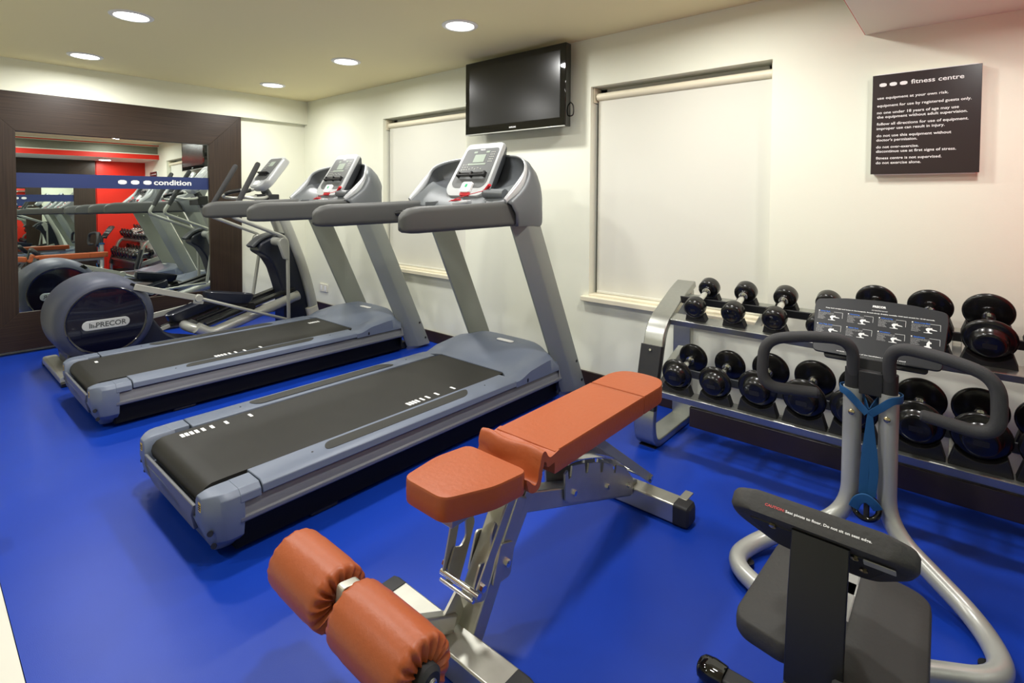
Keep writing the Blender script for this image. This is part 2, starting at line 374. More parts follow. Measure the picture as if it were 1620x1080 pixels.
w.node_tree.nodes['Background'].inputs[0].default_value = (.5, .5, .5, 1); w.node_tree.nodes['Background'].inputs[1].default_value = .0
vs = bpy.context.scene.view_settings; vs.view_transform = 'Standard'; vs.look = 'None'; vs.gamma = 1; vs.use_curve_mapping = False; vs.exposure = 0.0
bpy.context.scene.display_settings.display_device = 'sRGB'
bpy.context.scene.cycles.max_bounces = 10
bpy.context.scene.cycles.sample_clamp_indirect = 6
# ================================================================ treadmills
TX, TY = -2.255, .640
def make_treadmill():
    t = thing('treadmill', 'nearer of the two grey treadmills, standing right beside the orange bench', 'treadmill', (TX, TY, 0), 'grey treadmills')
    P = lambda x, y, z: (TX + x, TY + y, z)
    # rear cap (U shaped end with belt slot)
    U = [(-.385, .243), (-.404, .225), (-.412, .16), (-.400, .085), (-.325, .022), (.325, .022), (.400, .085), (.412, .16), (.404, .225), (.385, .243), (.300, .243), (.288, .225), (.280, .145), (-.280, .145), (-.288, .225), (-.300, .243)]
    def sec(y):
        o = []; w_ = .412 - .062 * max(0, 1 - y / .075) ** 2.4
        for x, z in U:
            s_ = max(0, (.16 - z) / .14); yy = y + (.050 * s_ * s_) * max(0, 1 - y / .115)
            ax = abs(x)
            if ax > .30: ax = .30 + (ax - .30) * (w_ - .30) / .112
            zz = z - (.012 * max(0, 1 - y / .05) ** 2 if z > .22 else 0)
            o.append(P(math.copysign(ax, x), yy, zz))
        return o
    b = NB(); RR = loft(b, [sec(y_) for y_ in (0, .005, .013, .025, .042, .062, .085, .115)], cap0=False)
    for f in ((0, 1, 14, 15), (1, 2, 13, 14), (2, 3, 13), (3, 4, 13), (4, 5, 12, 13), (5, 6, 12), (6, 7, 12), (7, 8, 11, 12), (8, 9, 10, 11)): b.faces.new([RR[0][i] for i in f])
    cap = obj('rear_cap', b, 'tmgrey', t, bev=.006, seg=3, smooth=48)
    for s in (-1, 1):
        b = NB()
        pts = [(s * .300, .244), (s * .385, .244), (s * .405, .226), (s * .409, .200), (s * .290, .200)]
        prism(b, [(TX + x, z) for x, z in pts], 'y', TY + .100, TY + .172)
        obj('cap_extension', b, 'tmgrey', cap, bev=.003)
    b = NB(); pts = [(-.274, .186), (.274, .186), (.262, .15), (.240, .085), (.215, .068), (-.215, .068), (-.240, .085), (-.262, .15)]
    loft(b, [[P(x, -.0025 + .050 * max(0, (.16 - z) / .14) ** 2 + dy, z) for x, z in pts] for dy in (-.001, .011)]); obj('rear_panel', b, 'tmpanel', cap, bev=.003)
    b = NB(); text_bm(b, 'PRECOR', P(-.10, .004, .105), (1, 0, 0), (0, -.25, 1), width=.2, height=.03, depth=.0008); obj('embossed_lettering', b, 'tmgrey', cap, smooth=0)
    for s in (-1, 1):
        b = NB(); slab(b, rr(.022, .032, .003), P(s * .326, .0005, .200), (1, 0, 0), (0, 0, 1), 0, .0012); lb = obj('warning_label', b, 'yellow', cap)
        b = NB()
        for k in range(3): slab(b, rr(.017, .003, .001), P(s * .326, -.0006, .192 + k * .007), (1, 0, 0), (0, 0, 1), 0, .0016)
        obj('printed_lines', b, 'black', lb)
        for z, y in ((.122, .013), (.075, .024)):
            b = NB(); lathe(b, [(.0001, -.004), (.0095, -.004), (.0095, .001), (.0001, .001)], P(s * .3755, y + .001, z), (s * .75, -.66, 0), 18); obj('screw_hole', b, 'rubm', cap)
    # belt
    prof = [(.088, .150), (.062, .146), (.038, .154), (.024, .171), (.019, .193), (.024, .214), (.038, .230), (.060, .2385), (.11, .2395), (1.66, .2395), (1.66, .20), (.11, .20)]
    b = NB(); loft(b, [[P(x, y, z) for y, z in prof] for x in (-.2675, .2675)]); belt = obj('running_belt', b, 'belt', t, smooth=50)
    # rails
    for s, nm in ((-1, 'side_rail'), (1, 'side_rail')):
        sc = [(.272, .226), (.276, .244), (.380, .246), (.404, .234), (.409, .207), (.290, .200)]
        b = NB(); prism(b, [(TX + s * x, z) for x, z in sc], 'y', TY + .176, TY + 1.56); rail = obj(nm, b, 'tmgrey', t, bev=.003)
        pts = f2([(.300, .47), (.366, .44), (.372, 1.22), (.300, 1.28)], .04, 6)
        b = NB(); slab(b, [(s * p[0], p[1]) for p in pts], P(0, 0, .2462), (1, 0, 0), (0, 1, 0), 0, .0012); obj('grip_pad', b, 'grip', rail)
        for y in (.40, 1.38):
            b = NB(); cyl(b, P(s * .335, y, .245), P(s * .335, y, .2466), .004, 12); obj('screw', b, 'black', rail)
        b = NB(); prism(b, [(TX + s * x, z) for x, z in ((.35, .200), (.386, .200), (.392, .192), (.404, .152), (.411, .148), (.411, .134), (.404, .128), (.35, .128))], 'y', TY + .10, TY + 1.985)
        obj('side_panel', b, 'tmpanel', t, bev=.003)
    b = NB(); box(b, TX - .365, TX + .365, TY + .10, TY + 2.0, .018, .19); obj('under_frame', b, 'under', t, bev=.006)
    for s in (-1, 1):
        b = NB(); box(b, TX + s * .31 - .05, TX + s * .31 + .05, TY + .38, TY + .50, 0, .05); obj('foot', b, 'rubm', t, bev=.01)
        b = NB(); box(b, TX + s * .28 - .05, TX + s * .28 + .05, TY + 1.90, TY + 2.08, 0, .06); obj('foot', b, 'rubm', t, bev=.01)
        b = NB(); lathe(b, [(.0001, 0), (.012, 0), (.012, .003), (.008, .004), (.0001, .002)], P(s * .345, 1.37, .10), (s, 0, 0), 16); obj('frame_bolt', b, 'rubm', t)
    # motor hood : height field
    NX, NY = 28, 26; rows = []
    ss = lambda v: 0 if v < 0 else 1 if v > 1 else v * v * (3 - 2 * v)
    b = NB()
    for j in range(NY + 1):
        v = j / NY; row = []
        for i in range(NX + 1):
            x = -.405 + .81 * i / NX; ax = abs(x) / .405
            y0 = 1.605 - .045 * ss((ax - .66) / .12)
            yend = 2.06 - .10 * ax ** 3
            y = y0 + (yend - y0) * v
            rise = ss((y - 1.63) / .26)
            z = .244 + .091 * rise
            z -= .040 * rise * ss((ax - .45) / .55)
            lip = ss((y - 1.58) / .12) * (1 - rise)
            z += .028 * lip * ss((ax - .62) / .2)
            if ax > .93: z -= .014 * (ax - .93) / .07
            z -= .06 * ss((v - .80) / .20)
            row.append(b.verts.new(P(x, y, z)))
        rows.append(row)
    for j in range(NY):
        for i in range(NX): b.faces.new((rows[j][i], rows[j][i + 1], rows[j + 1][i + 1], rows[j + 1][i]))
    # skirts
    border = [r[0] for r in rows] ; prev = None
    def skirt(vs_, z, sh=0):
        low = [b.verts.new((v.co.x + sh * (1 if v.co.x > TX else -1), v.co.y, z if not callable(z) else z(v.co))) for v in vs_]
        for k in range(len(vs_) - 1): b.faces.new((vs_[k], vs_[k + 1], low[k + 1], low[k]))
    skirt([r[0] for r in rows], .199); skirt([r[-1] for r in rows], .199); skirt(rows[-1], .05); skirt(rows[0], .226)
    hood = obj('motor_hood', b, 'tmgrey', t, smooth=60)
    b = NB(); slab(b, rr(.132, .036, .016), P(.045, 1.872, .3352), (1, 0, 0), (0, 1, 0), -.002, .0012); obj('hood_label', b, 'white', hood)
    for s in (-1, 1):
        b = NB(); slab(b, rr(.012, .022, .006), P(s * .4052, 1.66, .215), (0, s, 0), (0, 0, 1), 0, .0012); obj('slot', b, 'black', hood)
    # uprights
    for s in (-1, 1):
        def us(z):
            y0 = 1.572 + .46 * (1.09 - z)
            k = 0.004 * (1.09 - z)
            q = [(.338, y0), (.352, y0 - .004), (.404 + k, y0 + .066), (.410 + k, y0 + .080), (.410 + k, y0 + .186), (.400, y0 + .196), (.345, y0 + .196), (.338, y0 + .188)]
            return [P(s * x, y, z) for x, y in q]
        b = NB(); loft(b, [us(.02), us(.3), us(.6), us(1.10)]); up = obj('upright', b, 'tmpost', t, bev=.003)
        for z in (.215, .08):
            b = NB(); cyl(b, P(s * .412, 1.572 + .46 * (1.09 - z) + .165, z), P(s * .4155, 1.572 + .46 * (1.09 - z) + .165, z), .009, 14); obj('bolt', b, 'black', up)
        b = NB(); cyl(b, P(s * .338, 1.70, 1.045), P(s * .333, 1.70, 1.045), .006, 12); obj('bolt', b, 'chrome', up)
    # handrails
    for s in (-1, 1):
        loops = []
        for y, k, zc, hh in ((.792, .12, 1.128, .03), (.798, .5, 1.130, .066), (.815, .78, 1.134, .092), (.845, .95, 1.140, .112), (.89, 1, 1.1435, .122), (1.15, 1, 1.149, .126), (1.38, 1, 1.155, .132), (1.56, 1, 1.160, .136)):
            ck = ((y - .9) / .55) if y > .9 else 0
            loops.append([P(s * (.372 + a * k), y + (b_ * -.55 if y > 1.4 else 0), zc + b_) for a, b_ in rr(.072, hh, min(.026 * k, hh * .45), 5)])
        b = NB(); loft(b, loops); obj('handrail', b, 'tmrail', t, smooth=60)
    b = NB(); tube(b, [P(-.345, 1.31, 1.148), P(-.26, 1.36, 1.158), P(-.18, 1.42, 1.165), P(0, 1.45, 1.168), P(.18, 1.42, 1.165), P(.26, 1.36, 1.158), P(.345, 1.31, 1.148)], .016); gb = obj('grip_bar', b, 'black', t)
    for s in (-1, 1):
        b = NB(); tube(b, [P(s * .285, 1.342, 1.155), P(s * .245, 1.370, 1.160), P(s * .20, 1.404, 1.164)], .0185, seg=16); obj('pulse_sensor', b, 'chrome', gb)
    # shroud around the console
    Rm = [(.402, 1.462, 1.228), (.410, 1.560, 1.305), (.408, 1.615, 1.375), (.390, 1.645, 1.430), (.335, 1.685, 1.465), (.25, 1.740, 1.487), (.13, 1.790, 1.498), (0, 1.81, 1.50)]
    Oo = [(.404, 1.545, 1.092), (.412, 1.690, 1.092), (.412, 1.762, 1.092), (.412, 1.768, 1.18), (.400, 1.775, 1.28), (.33, 1.825, 1.34), (.19, 1.870, 1.36), (0, 1.888, 1.36)]
    Bt = [(.385, 1.50, 1.215), (.345, 1.62, 1.21), (.325, 1.68, 1.215), (.31, 1.70, 1.22), (.29, 1.72, 1.23), (.23, 1.745, 1.24), (.13, 1.765, 1.25), (0, 1.77, 1.25)]
    Il = [(.385, 1.55, 1.272), (.382, 1.595, 1.318), (.375, 1.625, 1.345), (.36, 1.635, 1.340), (.32, 1.635, 1.322), (.24, 1.63, 1.302), (.13, 1.625, 1.288), (0, 1.62, 1.285)]
    Fl = [(.400, 1.462, 1.215), (.385, 1.475, 1.21), (.36, 1.485, 1.205), (.33, 1.49, 1.20), (.28, 1.49, 1.195), (.20, 1.495, 1.19), (.10, 1.50, 1.188), (0, 1.50, 1.188)]
    def full(L_):
        L_ = crom(L_, 4); return [(-p.x, p.y, p.z) for p in L_][:-1] + [(p.x, p.y, p.z) for p in L_[::-1]]
    R_, O_, B_, I_, Fo = [[P(*p) for p in full(q)] for q in (Rm, Oo, Bt, Il, Fl)]
    def mix(A, B, k, d=(0, 0, 0)): return [tuple(a[i] * (1 - k) + b_[i] * k + d[i] for i in range(3)) for a, b_ in zip(A, B)]
    cx = TX
    def bulge(A, amt): return [(p[0] + amt * max(-1, min(1, (p[0] - cx) / .3)), p[1] + amt * .5, p[2]) for p in A]
    b = NB(); loft(b, [R_, bulge(mix(R_, O_, .15), .022), bulge(mix(R_, O_, .5), .026), bulge(mix(R_, O_, .85), .010), O_, mix(O_, B_, .6)], closed_ring=False)
    sh = obj('console_shroud', b, 'tmshell', t, smooth=50)
    m_ = sh.modifiers.new('thick', 'SOLIDIFY'); m_.thickness = .006; m_.offset = 0
    b = NB(); loft(b, [mix(R_, I_, .02), mix(R_, I_, .25, (0, .035, -.01)), mix(R_, I_, .6, (0, .055, -.02)), mix(R_, I_, .9, (0, .03, -.006)), I_], closed_ring=False); obj('inner_bowl', b, 'tmdark', sh, smooth=60)
    b = NB(); loft(b, [I_, mix(I_, Fo, .12, (0, 0, .010)), mix(I_, Fo, .5, (0, 0, .014)), mix(I_, Fo, .85, (0, 0, .012)), Fo], closed_ring=False); obj('lower_shelf', b, 'tmshell', sh, smooth=60)
    b = NB(); loft(b, [Fo, mix(Fo, [(p[0], p[1], p[2] - .06) for p in Fo], .5, (0, -.012, 0)), [(p[0], p[1] + .02, p[2] - .075) for p in Fo], [(p[0], p[1] + .14, p[2] - .085) for p in Fo], [(p[0], p[1] + .26, p[2] + .02) for p in Fo]], closed_ring=False); obj('front_beam', b, 'tmdark', sh, smooth=60)
    b = NB(); n_ = len(R_); sweep(b, [V(p) for p in R_], [(a * .5, c_) for a, c_ in circ(.016, 10)], scale=[.75 + 1.0 * math.exp(-(min(i, n_ - 1 - i) - 4) ** 2 / 14) for i in range(n_)]); obj('silver_rim', b, 'tmsilver', sh, smooth=60)
    for s in (-1, 1):
        b = NB(); lathe(b, [(.0001, 0), (.05, .004), (.055, .03), (.052, .05), (.045, .05), (.042, .02), (.0001, .012)], P(s * .25, 1.535, 1.175), (0, -.15, 1), 24); obj('cup_holder', b, 'tmshell', sh)
    # console
    co_ = V(P(-.005, 1.56, 1.247)); ct = V(P(-.005, 1.758, 1.575)); W = (ct - co_).normalized(); U_ = V((1, 0, 0)); Nn = U_.cross(W); Lc = (ct - co_).length; mid = (co_ + ct) / 2
    outl = f2([(-.185, -Lc / 2 + .05), (-.14, -Lc / 2), (.125, -Lc / 2), (.168, -Lc / 2 + .045), (.150, Lc / 2), (-.155, Lc / 2)], .03, 5)
    b = NB(); loft(b, [[mid + U_ * (x * k) + W * (y * k) + Nn * d for x, y in outl] for k, d in ((.80, -.075), (.97, -.03), (1, -.012), (1, .006), (.975, .012))]); cons = obj('console', b, 'tmdark', t, smooth=40)
    b = NB(); loft(b, [[mid + U_ * (x * k) + W * (y * k) + Nn * d for x, y in outl] for k, d in ((1.004, -.010), (1.010, .004), (.985, .016), (.93, .0165))]); fr_ = obj('silver_fascia', b, 'tmsilver', cons, smooth=40)
    at = lambda x, y, d=.0166: mid + U_ * x + W * y + Nn * d
    kp = f2([(-.150, -.105), (-.115, -.135), (.110, -.135), (.142, -.105), (.134, .150), (-.136, .150)], .02, 5)
    b = NB(); slab(b, kp, at(0, 0), U_, W, 0, .0018); pad = obj('keypad_panel', b, 'keypad', cons)
    b = NB(); slab(b, rr(.092, .058, .004), at(0, .075, .0186), U_, W, 0, .0012); obj('display', b, 'lcd', pad)
    b = NB(); slab(b, rr(.150, .012, .002), at(-.005, .033, .0186), U_, W, 0, .001); obj('display_bar', b, 'lcd', pad)
    b = NB(); text_bm(b, 'PRECOR', at(0, .136, .0186), U_, W, width=.04, height=.007, bold=.02, align='CENTER', depth=.0004); obj('lettering', b, 'white', pad, smooth=0)
    for bx, by in [(.085 + .013 * i, .118 - .017 * j) for i in range(3) for j in range(5)] + [(-.112 + .020 * i, .03 - .018 * j) for i in range(3) for j in range(3)] + [(-.05 + .024 * i, -.002 + (.008 if i % 2 else 0)) for i in range(5)]:
        b = NB(); slab(b, rr(.0085, .0065, .003, 3), at(bx, by, .0186), U_, W, 0, .0011); obj('button', b, 'alu', pad)
    for bx in (-.052, .052):
        b = NB(); slab(b, rr(.030, .014, .006, 4), at(bx, .122, .0186), U_, W, 0, .0010); obj('button', b, 'lcd', pad)
    # reading ledge
    b = NB(); o0 = at(0, -.040, .02)
    for y, h in ((.010, .010), (-.012, .008)):
        slab(b, rr(.230, h, .003), at(0, -.045 + y, .018), U_, W, .012 if y < 0 else 0, .026 if y < 0 else .012)
    for x in (-.108, 0, .108): slab(b, rr(.014, .036, .003), at(x, -.047, .018), U_, W, 0, .022)
    obj('reading_ledge', b, 'black', cons, bev=.001)
    b = NB(); slab(b, rr(.085, .070, .014), at(.005, -.138, .012), U_, W, 0, .022); sp = obj('stop_pad', b, 'white', cons, bev=.004, seg=3)
    b = NB(); slab(b, rr(.020, .024, .007), at(.006, -.130, .034), U_, W, 0, .001); obj('stop_mark', b, 'green', sp)
    b = NB(); slab(b, rr(.080, .028, .010), at(.005, -.178, .006), U_, W, 0, .018); obj('stop_rim', b, 'redp', sp, bev=.003)
    b = NB(); obox(b, P(.055, 1.475, 1.215), (1, 0, .1), (0, 1, 0), (-.1, 0, 1), .12, .05, .022); obj('tether_dock', b, 'tmsilver', t, bev=.008, seg=3)
    b = NB(); obox(b, P(.02, 1.462, 1.230), (1, 0, .1), (0, 1, 0), (-.1, 0, 1), .06, .03, .010); obj('tether_tag', b, 'redp', t, bev=.003)
    cl = NB(); sweep(cl, [V(P(.175, 1.54, 1.280)), V(P(.195, 1.54, 1.300)), V(P(.215, 1.54, 1.318))], rr(.022, .016, .005)); clip = obj('safety_clip', cl, 'redp', t)
    b = NB(); tube(b, [P(-.03, 1.455, 1.222), P(.04, 1.450, 1.240), P(.11, 1.475, 1.262), P(.18, 1.53, 1.285)], .0022, seg=8); obj('safety_cord', b, 'redp', t)
    b = NB(); cyl(b, P(.17, 1.55, 1.27), P(.33, 1.54, 1.265), .028, 18); obj('accessory_tube', b, 'tmshell', t)
    return t, belt
def marks(belt, lst):
    """white dashes printed on the belt: (x, y, length along belt)"""
    b = NB()
    for x, y, w_ in lst: slab(b, rr(.030, w_, .0015, 2), (x, y, .2396), (1, 0, 0), (0, 1, 0), 0, .0004)
    return obj('belt_marking', b, 'white', belt, smooth=0)
T2, belt2 = make_treadmill()
T1 = copy_tree(T2); T1.location = (-3.787, TY - .01, 0)
T1['label'] = 'farther grey treadmill, standing between the elliptical trainer and the nearer treadmill'
belt1 = [c for c in T1.children if c.name.startswith('running_belt')][0]
def mk(belt, xs_ys, off=(0, 0)):
    for x, y, w_ in xs_ys:
        b = NB(); slab(b, rr(.038, w_ * 1.25, .0015, 2), (x, y, .2396), (1, 0, 0), (0, 1, 0), 0, .0004); obj('belt_marking', b, 'white', belt, smooth=0)
mk(belt2, [(-2.470, y, .0105) for y in (.758, .775, .793, .813, .838, .873, .932, 1.036)] + [(-2.030, y, .0105) for y in (1.598, 1.616, 1.634, 1.653, 1.683, 1.718, 1.778, 1.890)])
mk(belt1, [(-3.955, .759, .012)] + [(-3.545, y, .0105) for y in (1.280, 1.297, 1.315, 1.334, 1.360, 1.397, 1.453, 1.555)] + [(-3.925, y, .0105) for y in (2.108, 2.126, 2.143, 2.161, 2.181)])
# ================================================================ elliptical trainer
EX = -4.75
e = thing('elliptical_trainer', 'navy and silver elliptical trainer with a large round flywheel housing beside the wall mirror', 'elliptical trainer', (EX, 1.6, 0))
wc = (.928, .378)
for s in (-1, 1):
    pass
# central housing: two wheels and a waist
b = NB(); lathe(b, [(.20, -.262), (.240, -.262), (.262, -.250), (.284, -.222), (.294, -.175), (.301, -.11), (.301, .11), (.294, .175), (.284, .222), (.262, .250), (.240, .262), (.20, .262)], (EX, *wc), (1, 0, 0), 64)
hs = obj('flywheel_housing', b, 'rimgrey', e, smooth=50)
for s in (-1, 1):
    b = NB(); lathe(b, [(.226, .25), (.234, .265), (.230, .270), (.224, .268), (.220, .263), (.12, .270), (.0001, .273)], (EX, *wc), (s, 0, 0), 56); d = obj('side_disc', b, 'navydisc', hs, smooth=50)
    U_ = V((0, s, 0)); W_ = V((0, 0, 1)); o_ = V((EX + s * .2715, .918, .360))
    b = NB(); slab(b, rr(.268, .066, .032, 8), o_, U_, W_, 0, .006); bd = obj('badge', b, 'tmsilver', d, bev=.003, seg=3)
    b = NB(); text_bm(b, 'PRECOR', o_ + U_ * -.058 + W_ * -.017, U_, W_, width=.172, height=.034, bold=.02, lift=.0062, depth=.0005)
    for k in range(4): slab(b, [(0, 0), (.006, 0), (.006, .034 - .007 * k), (0, .034 - .007 * k)], o_ + U_ * (-.095 + .0095 * k) + W_ * -.017, U_, W_, .0062, .0069)
    obj('lettering', b, 'tmdark', bd, smooth=0)
    b = NB(); slab(b, f2([(-.045, -.020), (.05, -.055), (.075, -.035), (-.01, .016)], .01, 4), V((EX + s * .245, 1.085, .605)), U_, W_, -.03, .0015)
    obj('crank_slot', b, 'gloss', hs)
body = f2([(.74, .03), (1.62, .03), (1.62, .07), (1.42, .12), (1.30, .20), (1.22, .33), (1.16, .50), (.80, .30), (.72, .15)], .03, 4)
b = NB(); prism(b, body, 'x', EX - .17, EX + .17); obj('base_shell', b, 'navy', e, bev=.012, seg=3)
b = NB(); sweep(b, [V((EX - .33, .705, .035)), V((EX + .33, .705, .035))], rr(.09, .06, .02)); cb = obj('rear_crossbar', b, 'alu', e, bev=.002)
for s in (-1, 1):
    b = NB(); box(b, EX + s * .33 - .03, EX + s * .33 + .03, .66, .75, 0, .03); obj('rubber_foot', b, 'black', cb, bev=.006)
# ramp: two silver tubes and the roller tracks
for s in (-1, 1):
    b = NB(); sweep(b, fillet([(EX + s * .155, 1.52, .20), (EX + s * .155, 1.62, .135), (EX + s * .155, 2.36, .345)], .05), circ(.043, 18)); obj('ramp_tube', b, 'alu', e)
    b = NB(); bar(b, (EX + s * .10, 1.60, .205), (EX + s * .10, 2.34, .405), .075, .022); obj('roller_track', b, 'black', e, bev=.003)
b = NB(); tube(b, [(EX - .155, 1.56, .165), (EX - .07, 1.50, .19), (EX + .07, 1.50, .19), (EX + .155, 1.56, .165)], .036); obj('ramp_end', b, 'alu', e)
b = NB(); bar(b, (EX, 1.6, .05), (EX, 2.5, .05), .07, .05); obj('floor_beam', b, 'alu', e, bev=.008)
b = NB(); bar(b, (EX - .30, 2.60, .035), (EX + .30, 2.60, .035), .07, .06); obj('front_crossbar', b, 'alu', e, bev=.008)
# front column with pivot pod
prof = [(2.26, .03), (2.56, .03), (2.56, .28), (2.46, .52), (2.36, .72), (2.28, .88), (2.16, .885), (2.05, .83), (2.03, .76), (2.12, .70), (2.18, .60), (2.235, .42), (2.26, .30)]
b = NB(); prism(b, f2(prof, .03, 4), 'x', EX - .10, EX + .10); obj('front_column', b, 'navy', e, bev=.015, seg=3)
b = NB(); sweep(b, crom([(EX, 2.00, .80), (EX, 2.08, .87), (EX, 2.19, .905), (EX, 2.28, .895)], 5), rr(.13, .03, .012)); obj('pod_cover', b, 'tmdark', e)
# masts
for s in (-1, 1):
    b = NB(); sweep(b, crom([(EX + s * .115, 2.54, .10), (EX + s * .115, 2.50, .32), (EX + s * .105, 2.42, .62), (EX + s * .09, 2.27, 1.02), (EX + s * .07, 2.19, 1.20)], 6), rr(.062, .085, .026)); m1 = obj('mast', b, 'alu', e)
    b = NB(); sweep(b, [V((EX + s * .115, 2.545, .03)), V((EX + s * .115, 2.52, .16)), V((EX + s * .115, 2.505, .215))], rr(.082, .108, .03)); obj('mast_boot', b, 'outlet', m1, bev=.004)
b = NB(); tube(b, [(EX, 2.20, 1.14), (EX, 2.17, 1.24), (EX, 2.13, 1.30)], .035); obj('console_neck', b, 'tmdark', e)
# cup holder box
b = NB(); box(b, EX - .14, EX + .14, 2.10, 2.20, 1.165, 1.262); obj('accessory_box', b, 'rubm', e, bev=.008)
# console
A0 = V((EX, 2.045, 1.318)); A1 = V((EX, 2.265, 1.595)); W = (A1 - A0).normalized(); U_ = V((1, 0, 0)); Nn = U_.cross(W); mid = (A0 + A1) / 2; Lc = (A1 - A0).length
outl = f2([(-.150, -Lc / 2 + .06), (-.10, -Lc / 2), (.10, -Lc / 2), (.150, -Lc / 2 + .06), (.138, Lc / 2), (-.138, Lc / 2)], .035, 5)
b = NB(); loft(b, [[mid + U_ * (x * k) + W * (y * k) + Nn * d for x, y in outl] for k, d in ((.86, -.065), (.98, -.055), (1, -.04), (1, .0), (.96, .010))]); cons = obj('console', b, 'tmsilver', e, smooth=40)
at = lambda x, y, d=.0102: mid + U_ * x + W * y + Nn * d
b = NB(); slab(b, f2([(-.118, -.085), (-.09, -.11), (.09, -.11), (.118, -.085), (.112, .145), (-.112, .145)], .02, 5), at(0, .01), U_, W, 0, .0015); pad = obj('keypad_panel', b, 'keypad', cons)
b = NB(); slab(b, rr(.085, .055, .004), at(0, .09, .0118), U_, W, 0, .001); obj('display', b, 'lcd', pad)
for i in range(3):
    for j in range(4):
        b = NB(); slab(b, rr(.009, .007, .003, 3), at(-.095 + .015 * i, .10 - .02 * j, .0118), U_, W, 0, .001); obj('button', b, 'alu', pad)
b = NB(); slab(b, rr(.19, .010, .003), at(0, -.025, .0118), U_, W, 0, .028); slab(b, rr(.15, .022, .004), at(0, -.04, .0118), U_, W, 0, .010); obj('reading_ledge', b, 'black', cons, bev=.001)
b = NB(); slab(b, rr(.07, .05, .012), at(0, -.135, .008), U_, W, 0, .012); obj('stop_pad', b, 'white', cons, bev=.003)
# fixed handlebar
b = NB(); pts = [(EX + .02, 2.12, 1.26), (EX + .14, 2.04, 1.235), (EX + .20, 1.90, 1.225), (EX + .14, 1.84, 1.255), (EX + .05, 1.95, 1.285)]
tube(b, [(EX + .03, 2.13, 1.255), (EX + .15, 2.08, 1.235), (EX + .225, 1.96, 1.225), (EX + .20, 1.86, 1.240), (EX + .13, 1.90, 1.28), (EX + .07, 2.0, 1.30)], .0135); tube(b, [(EX - .03, 2.13, 1.255), (EX - .15, 2.08, 1.235), (EX - .225, 1.96, 1.225), (EX - .20, 1.86, 1.240), (EX - .13, 1.90, 1.28), (EX - .07, 2.0, 1.30)], .0135)
fh = obj('fixed_handlebar', b, 'alu', e)
for s in (-1, 1):
    b = NB(); tube(b, [(EX + s * .168, 1.868, 1.262), (EX + s * .13, 1.90, 1.28), (EX + s * .09, 1.965, 1.295)], .018); obj('pulse_grip', b, 'black', fh)
# moving arms, links and pedals
for s in (-1, 1):
    ax = EX + s * .25
    path = fillet([(ax, 1.755, 1.12), (ax, 1.735, 1.075), (ax, 2.20, .872), (ax, 2.215, .80), (ax - s * .005, 2.22, .17) if s > 0 else (ax + .05, 2.10, .34)], .06, 6)
    top = [(ax, 1.81, 1.20)]
    b = NB(); sweep(b, fillet([(ax, 1.800, 1.185), (ax, 1.735, 1.085), (ax, 2.215, .878), (ax, 2.222 if s > 0 else 2.13, .165 if s > 0 else .33)], .07, 8), circ(.0155, 14)); arm = obj('moving_arm', b, 'alu', e)
    b = NB(); sweep(b, [V((ax, 1.790, 1.165)), V((ax, 1.965 + (.02 if s < 0 else 0), 1.512)), V((ax, 1.972 + (.02 if s < 0 else 0), 1.524))], circ(.0215, 14), scale=[1, 1, .7]); obj('arm_grip', b, 'foam', arm)
    b = NB(); cyl(b, (EX + s * .09, 2.17, .845), (ax - s * .012, 2.17, .845), .036, 24); obj('pivot_hub', b, 'alu', arm)
    b = NB(); slab(b, [(.042 * math.cos(math.radians(a_)), .042 * math.sin(math.radians(a_))) for a_ in range(0, 181, 12)] + [(.004, -.135), (.012, -.150), (.040, -.150), (.050, -.135)], V((ax, 2.172, .845)), (0, 1, 0), (0, 0, 1), -.024, .024); obj('pivot_plate', b, 'alu', arm, bev=.006)
    # crank link
    cz, cy = (.592, 1.085) if s > 0 else (.245, 1.20)
    jx, jy, jz = (EX + s * .262, 1.500, .452) if s > 0 else (EX + s * .262, 1.62, .30)
    b = NB(); bar(b, (jx, cy, cz), (jx, jy, jz), .018, .044, up=(0, 0, 1)); lk = obj('crank_link', b, 'alu', e, bev=.003)
    b = NB(); lathe(b, [(.0001, -.02), (.026, -.02), (.030, -.012), (.030, .012), (.026, .02), (.0001, .02)], (jx, jy, jz), (s, 0, 0), 20); obj('link_joint', b, 'alu', lk)
    ez, ey = (.165, 2.20) if s > 0 else (.33, 2.12)
    b = NB(); tube(b, [(jx, jy, jz), (ax, ey, ez)], .013, smooth=False); obj('link_rod', b, 'alu', e)
    # pedal
    px = EX + s * .135
    y0, z0, y1, z1 = (1.585, .455, 1.955, .385) if s > 0 else (1.40, .255, 1.79, .37)
    a = V((px, y0, z0)); c_ = V((px, y1, z1)); W = (c_ - a).normalized(); U_ = V((1, 0, 0)); Nn = U_.cross(W); L_ = (c_ - a).length
    o2 = f2([(-.062, 0), (.062, 0), (.068, L_ * .75), (.05, L_), (-.05, L_), (-.068, L_ * .75)], .045, 6)
    b = NB(); loft(b, [[a + U_ * (x * k) + W * ((y - L_ / 2) * k + L_ / 2) + Nn * d for x, y in o2] for k, d in ((.88, -.052), (1, -.03), (1.03, .022), (.97, .026), (.92, .004), (.5, .003))]); pd = obj('pedal', b, 'navy', e, smooth=45)
    b = NB(); bar(b, a + Nn * -.06 - W * .06, c_ + Nn * -.07, .05, .03, up=Nn); fa = obj('foot_arm', b, 'rubm', pd, bev=.003)
    b = NB(); slab(b, rr(.075, .03, .008), a - W * .045 + Nn * -.06 + U_ * .03, W, Nn, 0, .006); obj('arm_end_plate', b, 'alu', pd, bev=.001)
    b = NB(); cyl(b, c_ + Nn * -.085 - U_ * .03, c_ + Nn * -.085 + U_ * .03, .035, 18); obj('roller', b, 'black', pd)
